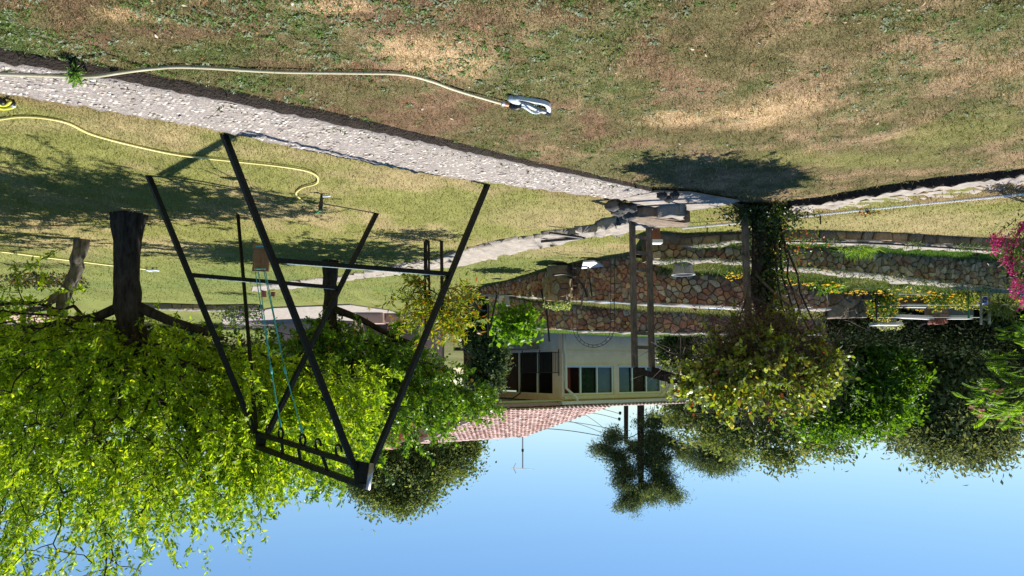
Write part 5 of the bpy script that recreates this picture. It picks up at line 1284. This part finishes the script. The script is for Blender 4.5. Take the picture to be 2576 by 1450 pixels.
# wire arch trellis
WD = 13.2; tr_ = thing('wire_trellis', 'tall arched wire trellis in front of the stone walls', 'trellis', K(1494, 652, WD))
for dd in (0, .3):
    for x0, x1, yc in ((1441, 1546, 822), (1451, 1536, 826)):
        c = (x0 + x1) / 2; rx = (x1 - x0) / 2
        pts = [K(x0, 655, WD + dd)] + [K(c + rx * math.cos(t_), yc + rx * math.sin(t_), WD + dd) for t_ in np.linspace(math.pi, 0, 22)] + [K(x1, 655, WD + dd)]
        MB().tube(pts, .0055, 5).build('hoop', m_black, tr_)
for y in range(675, 825, 22):
    for x0, x1 in ((1441, 1451), (1536, 1546)): MB().tube([K(x0, y, WD), K(x1, y, WD)], .005, 4).build('tie', m_black, tr_)
for t_ in np.linspace(.1, math.pi - .1, 13):
    MB().tube([K(1493.5 + 52.5 * math.cos(t_), 822 + 52.5 * math.sin(t_), WD), K(1493.5 + 42.5 * math.cos(t_ + .1), 826 + 42.5 * math.sin(t_ + .1), WD)], .005, 4).build('tie', m_black, tr_)
stone_wall('stone_planter', 'round bastion of olive stones carrying the variegated shrub', *face([(1376, 700, 757, 14.5), (1388, 700, 757, 14.0), (1407, 700, 757, 13.9), (1427, 700, 757, 14.0), (1438, 700, 757, 14.4)]), .15, OLV, 18, .4, group=None)
# brick pillars, beams, ladder, drum
m_brick = M_col('brick', .9, .3, 12, .4, 30, .2)
def pillar(label, x0, x1, y0, y1, d):
    t = thing('brick_pillar', label, 'pillar', K((x0 + x1) / 2, y0, d)); s = d / F; c = K((x0 + x1) / 2, y0, d); wd = (x1 - x0) * s; h = (y1 - y0) * s
    MB().box(c + (0, wd / 2, h / 2), (wd * .94, wd * .94, h)).build('core', m_mortar, t); nr = max(2, int(h / .075))
    for i in range(nr):
        for j in range(2):
            sh = wd * (.38 if i % 2 else .62); x_ = -wd / 2 + (sh / 2 if j == 0 else sh + (wd - sh) / 2); w_ = (sh if j == 0 else wd - sh) - .008
            MB().box(c + (x_, .02, (i + .5) * h / nr), (w_, .1, h / nr - .01)).build('brick', m_brick, t, col=np.array([(0.26, 0.15, 0.12), (0.3, 0.2, 0.17), (0.2, 0.13, 0.11)][(i + j) % 3]))
    return t, c, wd, h
t, c, wd, h = pillar('brick pillar topped with broken terracotta pieces', 2343, 2382, 752, 800, 14.6)
for k in range(6):
    MB().box(c + ((k - 2.5) * .05, .1, h + .05 + .02 * (k % 2)), (.035, .15, .12), np.array(Matrix.Rotation(.5 * (k - 2.5) * .5, 3, 'Y'))).build('terracotta_piece', m_terra, t)
t, c, wd, h = pillar('square brick pillar carrying a pale slab behind the flowering bush', 2211, 2251, 758, 812, 14.8)
MB().box(c + (0, .1, h + .03), (.5, .4, .05)).build('slab', m_plgrey, t)
for (x0, y0, x1, y1, d, lab) in ((2248, 796, 2343, 800, 14.7, 'upper concrete beam spanning between the two brick pillars'), (2277, 770, 2343, 771, 14.5, 'lower concrete beam beside the terracotta topped pillar'), (2386, 799, 2440, 799, 14.6, 'slim concrete rail beyond the terracotta topped pillar')):
    o = MB().beam(K(x0, y0, d), K(x1, y1, d), .2, .07).build('beam', m_plgrey); tag(o, lab, 'beam')
o = MB().box(K(2300, 757, 14.9) + (0, .15, -.1), (.5, .3, .45)).build('stone_block', m_mortar); tag(o, 'dark stone block under the lower concrete beam', 'block')
o = MB().box(K(2410, 782, 15.2), (.62, .04, .36)).build('metal_sheet', M_plain('blue_grey_sheet', (0.05, 0.07, 0.09), .4)); tag(o, 'dark blue grey sheet leaning behind the low pale yellow bush', 'sheet')
ld = thing('steel_ladder', 'steel ladder standing upright in front of the dark hedge', 'ladder', K(2479, 718, 13.2))
for x in (2468, 2489): MB().tube([K(x, 716, 13.2), K(x, 816, 13.2)], .022, 8).build('rail', m_steel, ld)
for y in (745, 775, 804): MB().tube([K(2468, y, 13.2), K(2489, y, 13.2)], .012, 6).build('rung', m_steel, ld)
p = K(2469, 744, 13.5); dr = thing('drum', 'blue plastic drum behind the steel ladder', 'drum', p); m_blue = M_plain('blue_plastic', (0.012, 0.035, 0.30), .35)
MB().lathe(p, [(.075, 0), (.092, .03), (.096, .08), (.092, .13), (.07, .165), (.0, .17)], 16).build('body', m_blue, dr, smooth=True); MB().lathe(p + (0, 0, .17), [(.03, 0), (.03, .02)], 10).build('cap', m_black, dr)
p = K(2189, 744, 13.3); pot('barrel', 'dark blue barrel in the shade of the flowering bush', 2180, 730, 755, 20, 24, 13.4, M_plain('dark_blue', (0.015, 0.03, 0.06), .4), 'barrel')
fe = thing('wire_fence', 'green post and wire fence running to the steel ladder', 'fence', K(2435, 725, 13.4))
for x in (2437, 2205): MB().tube([K(x, 722, 13.4), K(x, 802, 13.4)], .018, 7).build('post', m_grnp if x > 2300 else m_black, fe)
for y in (740, 768, 799): MB().tube([K(2205, y, 13.4), K(2437, y, 13.4), K(2470, y, 13.3)], .006, 4).build('wire', m_steel, fe)
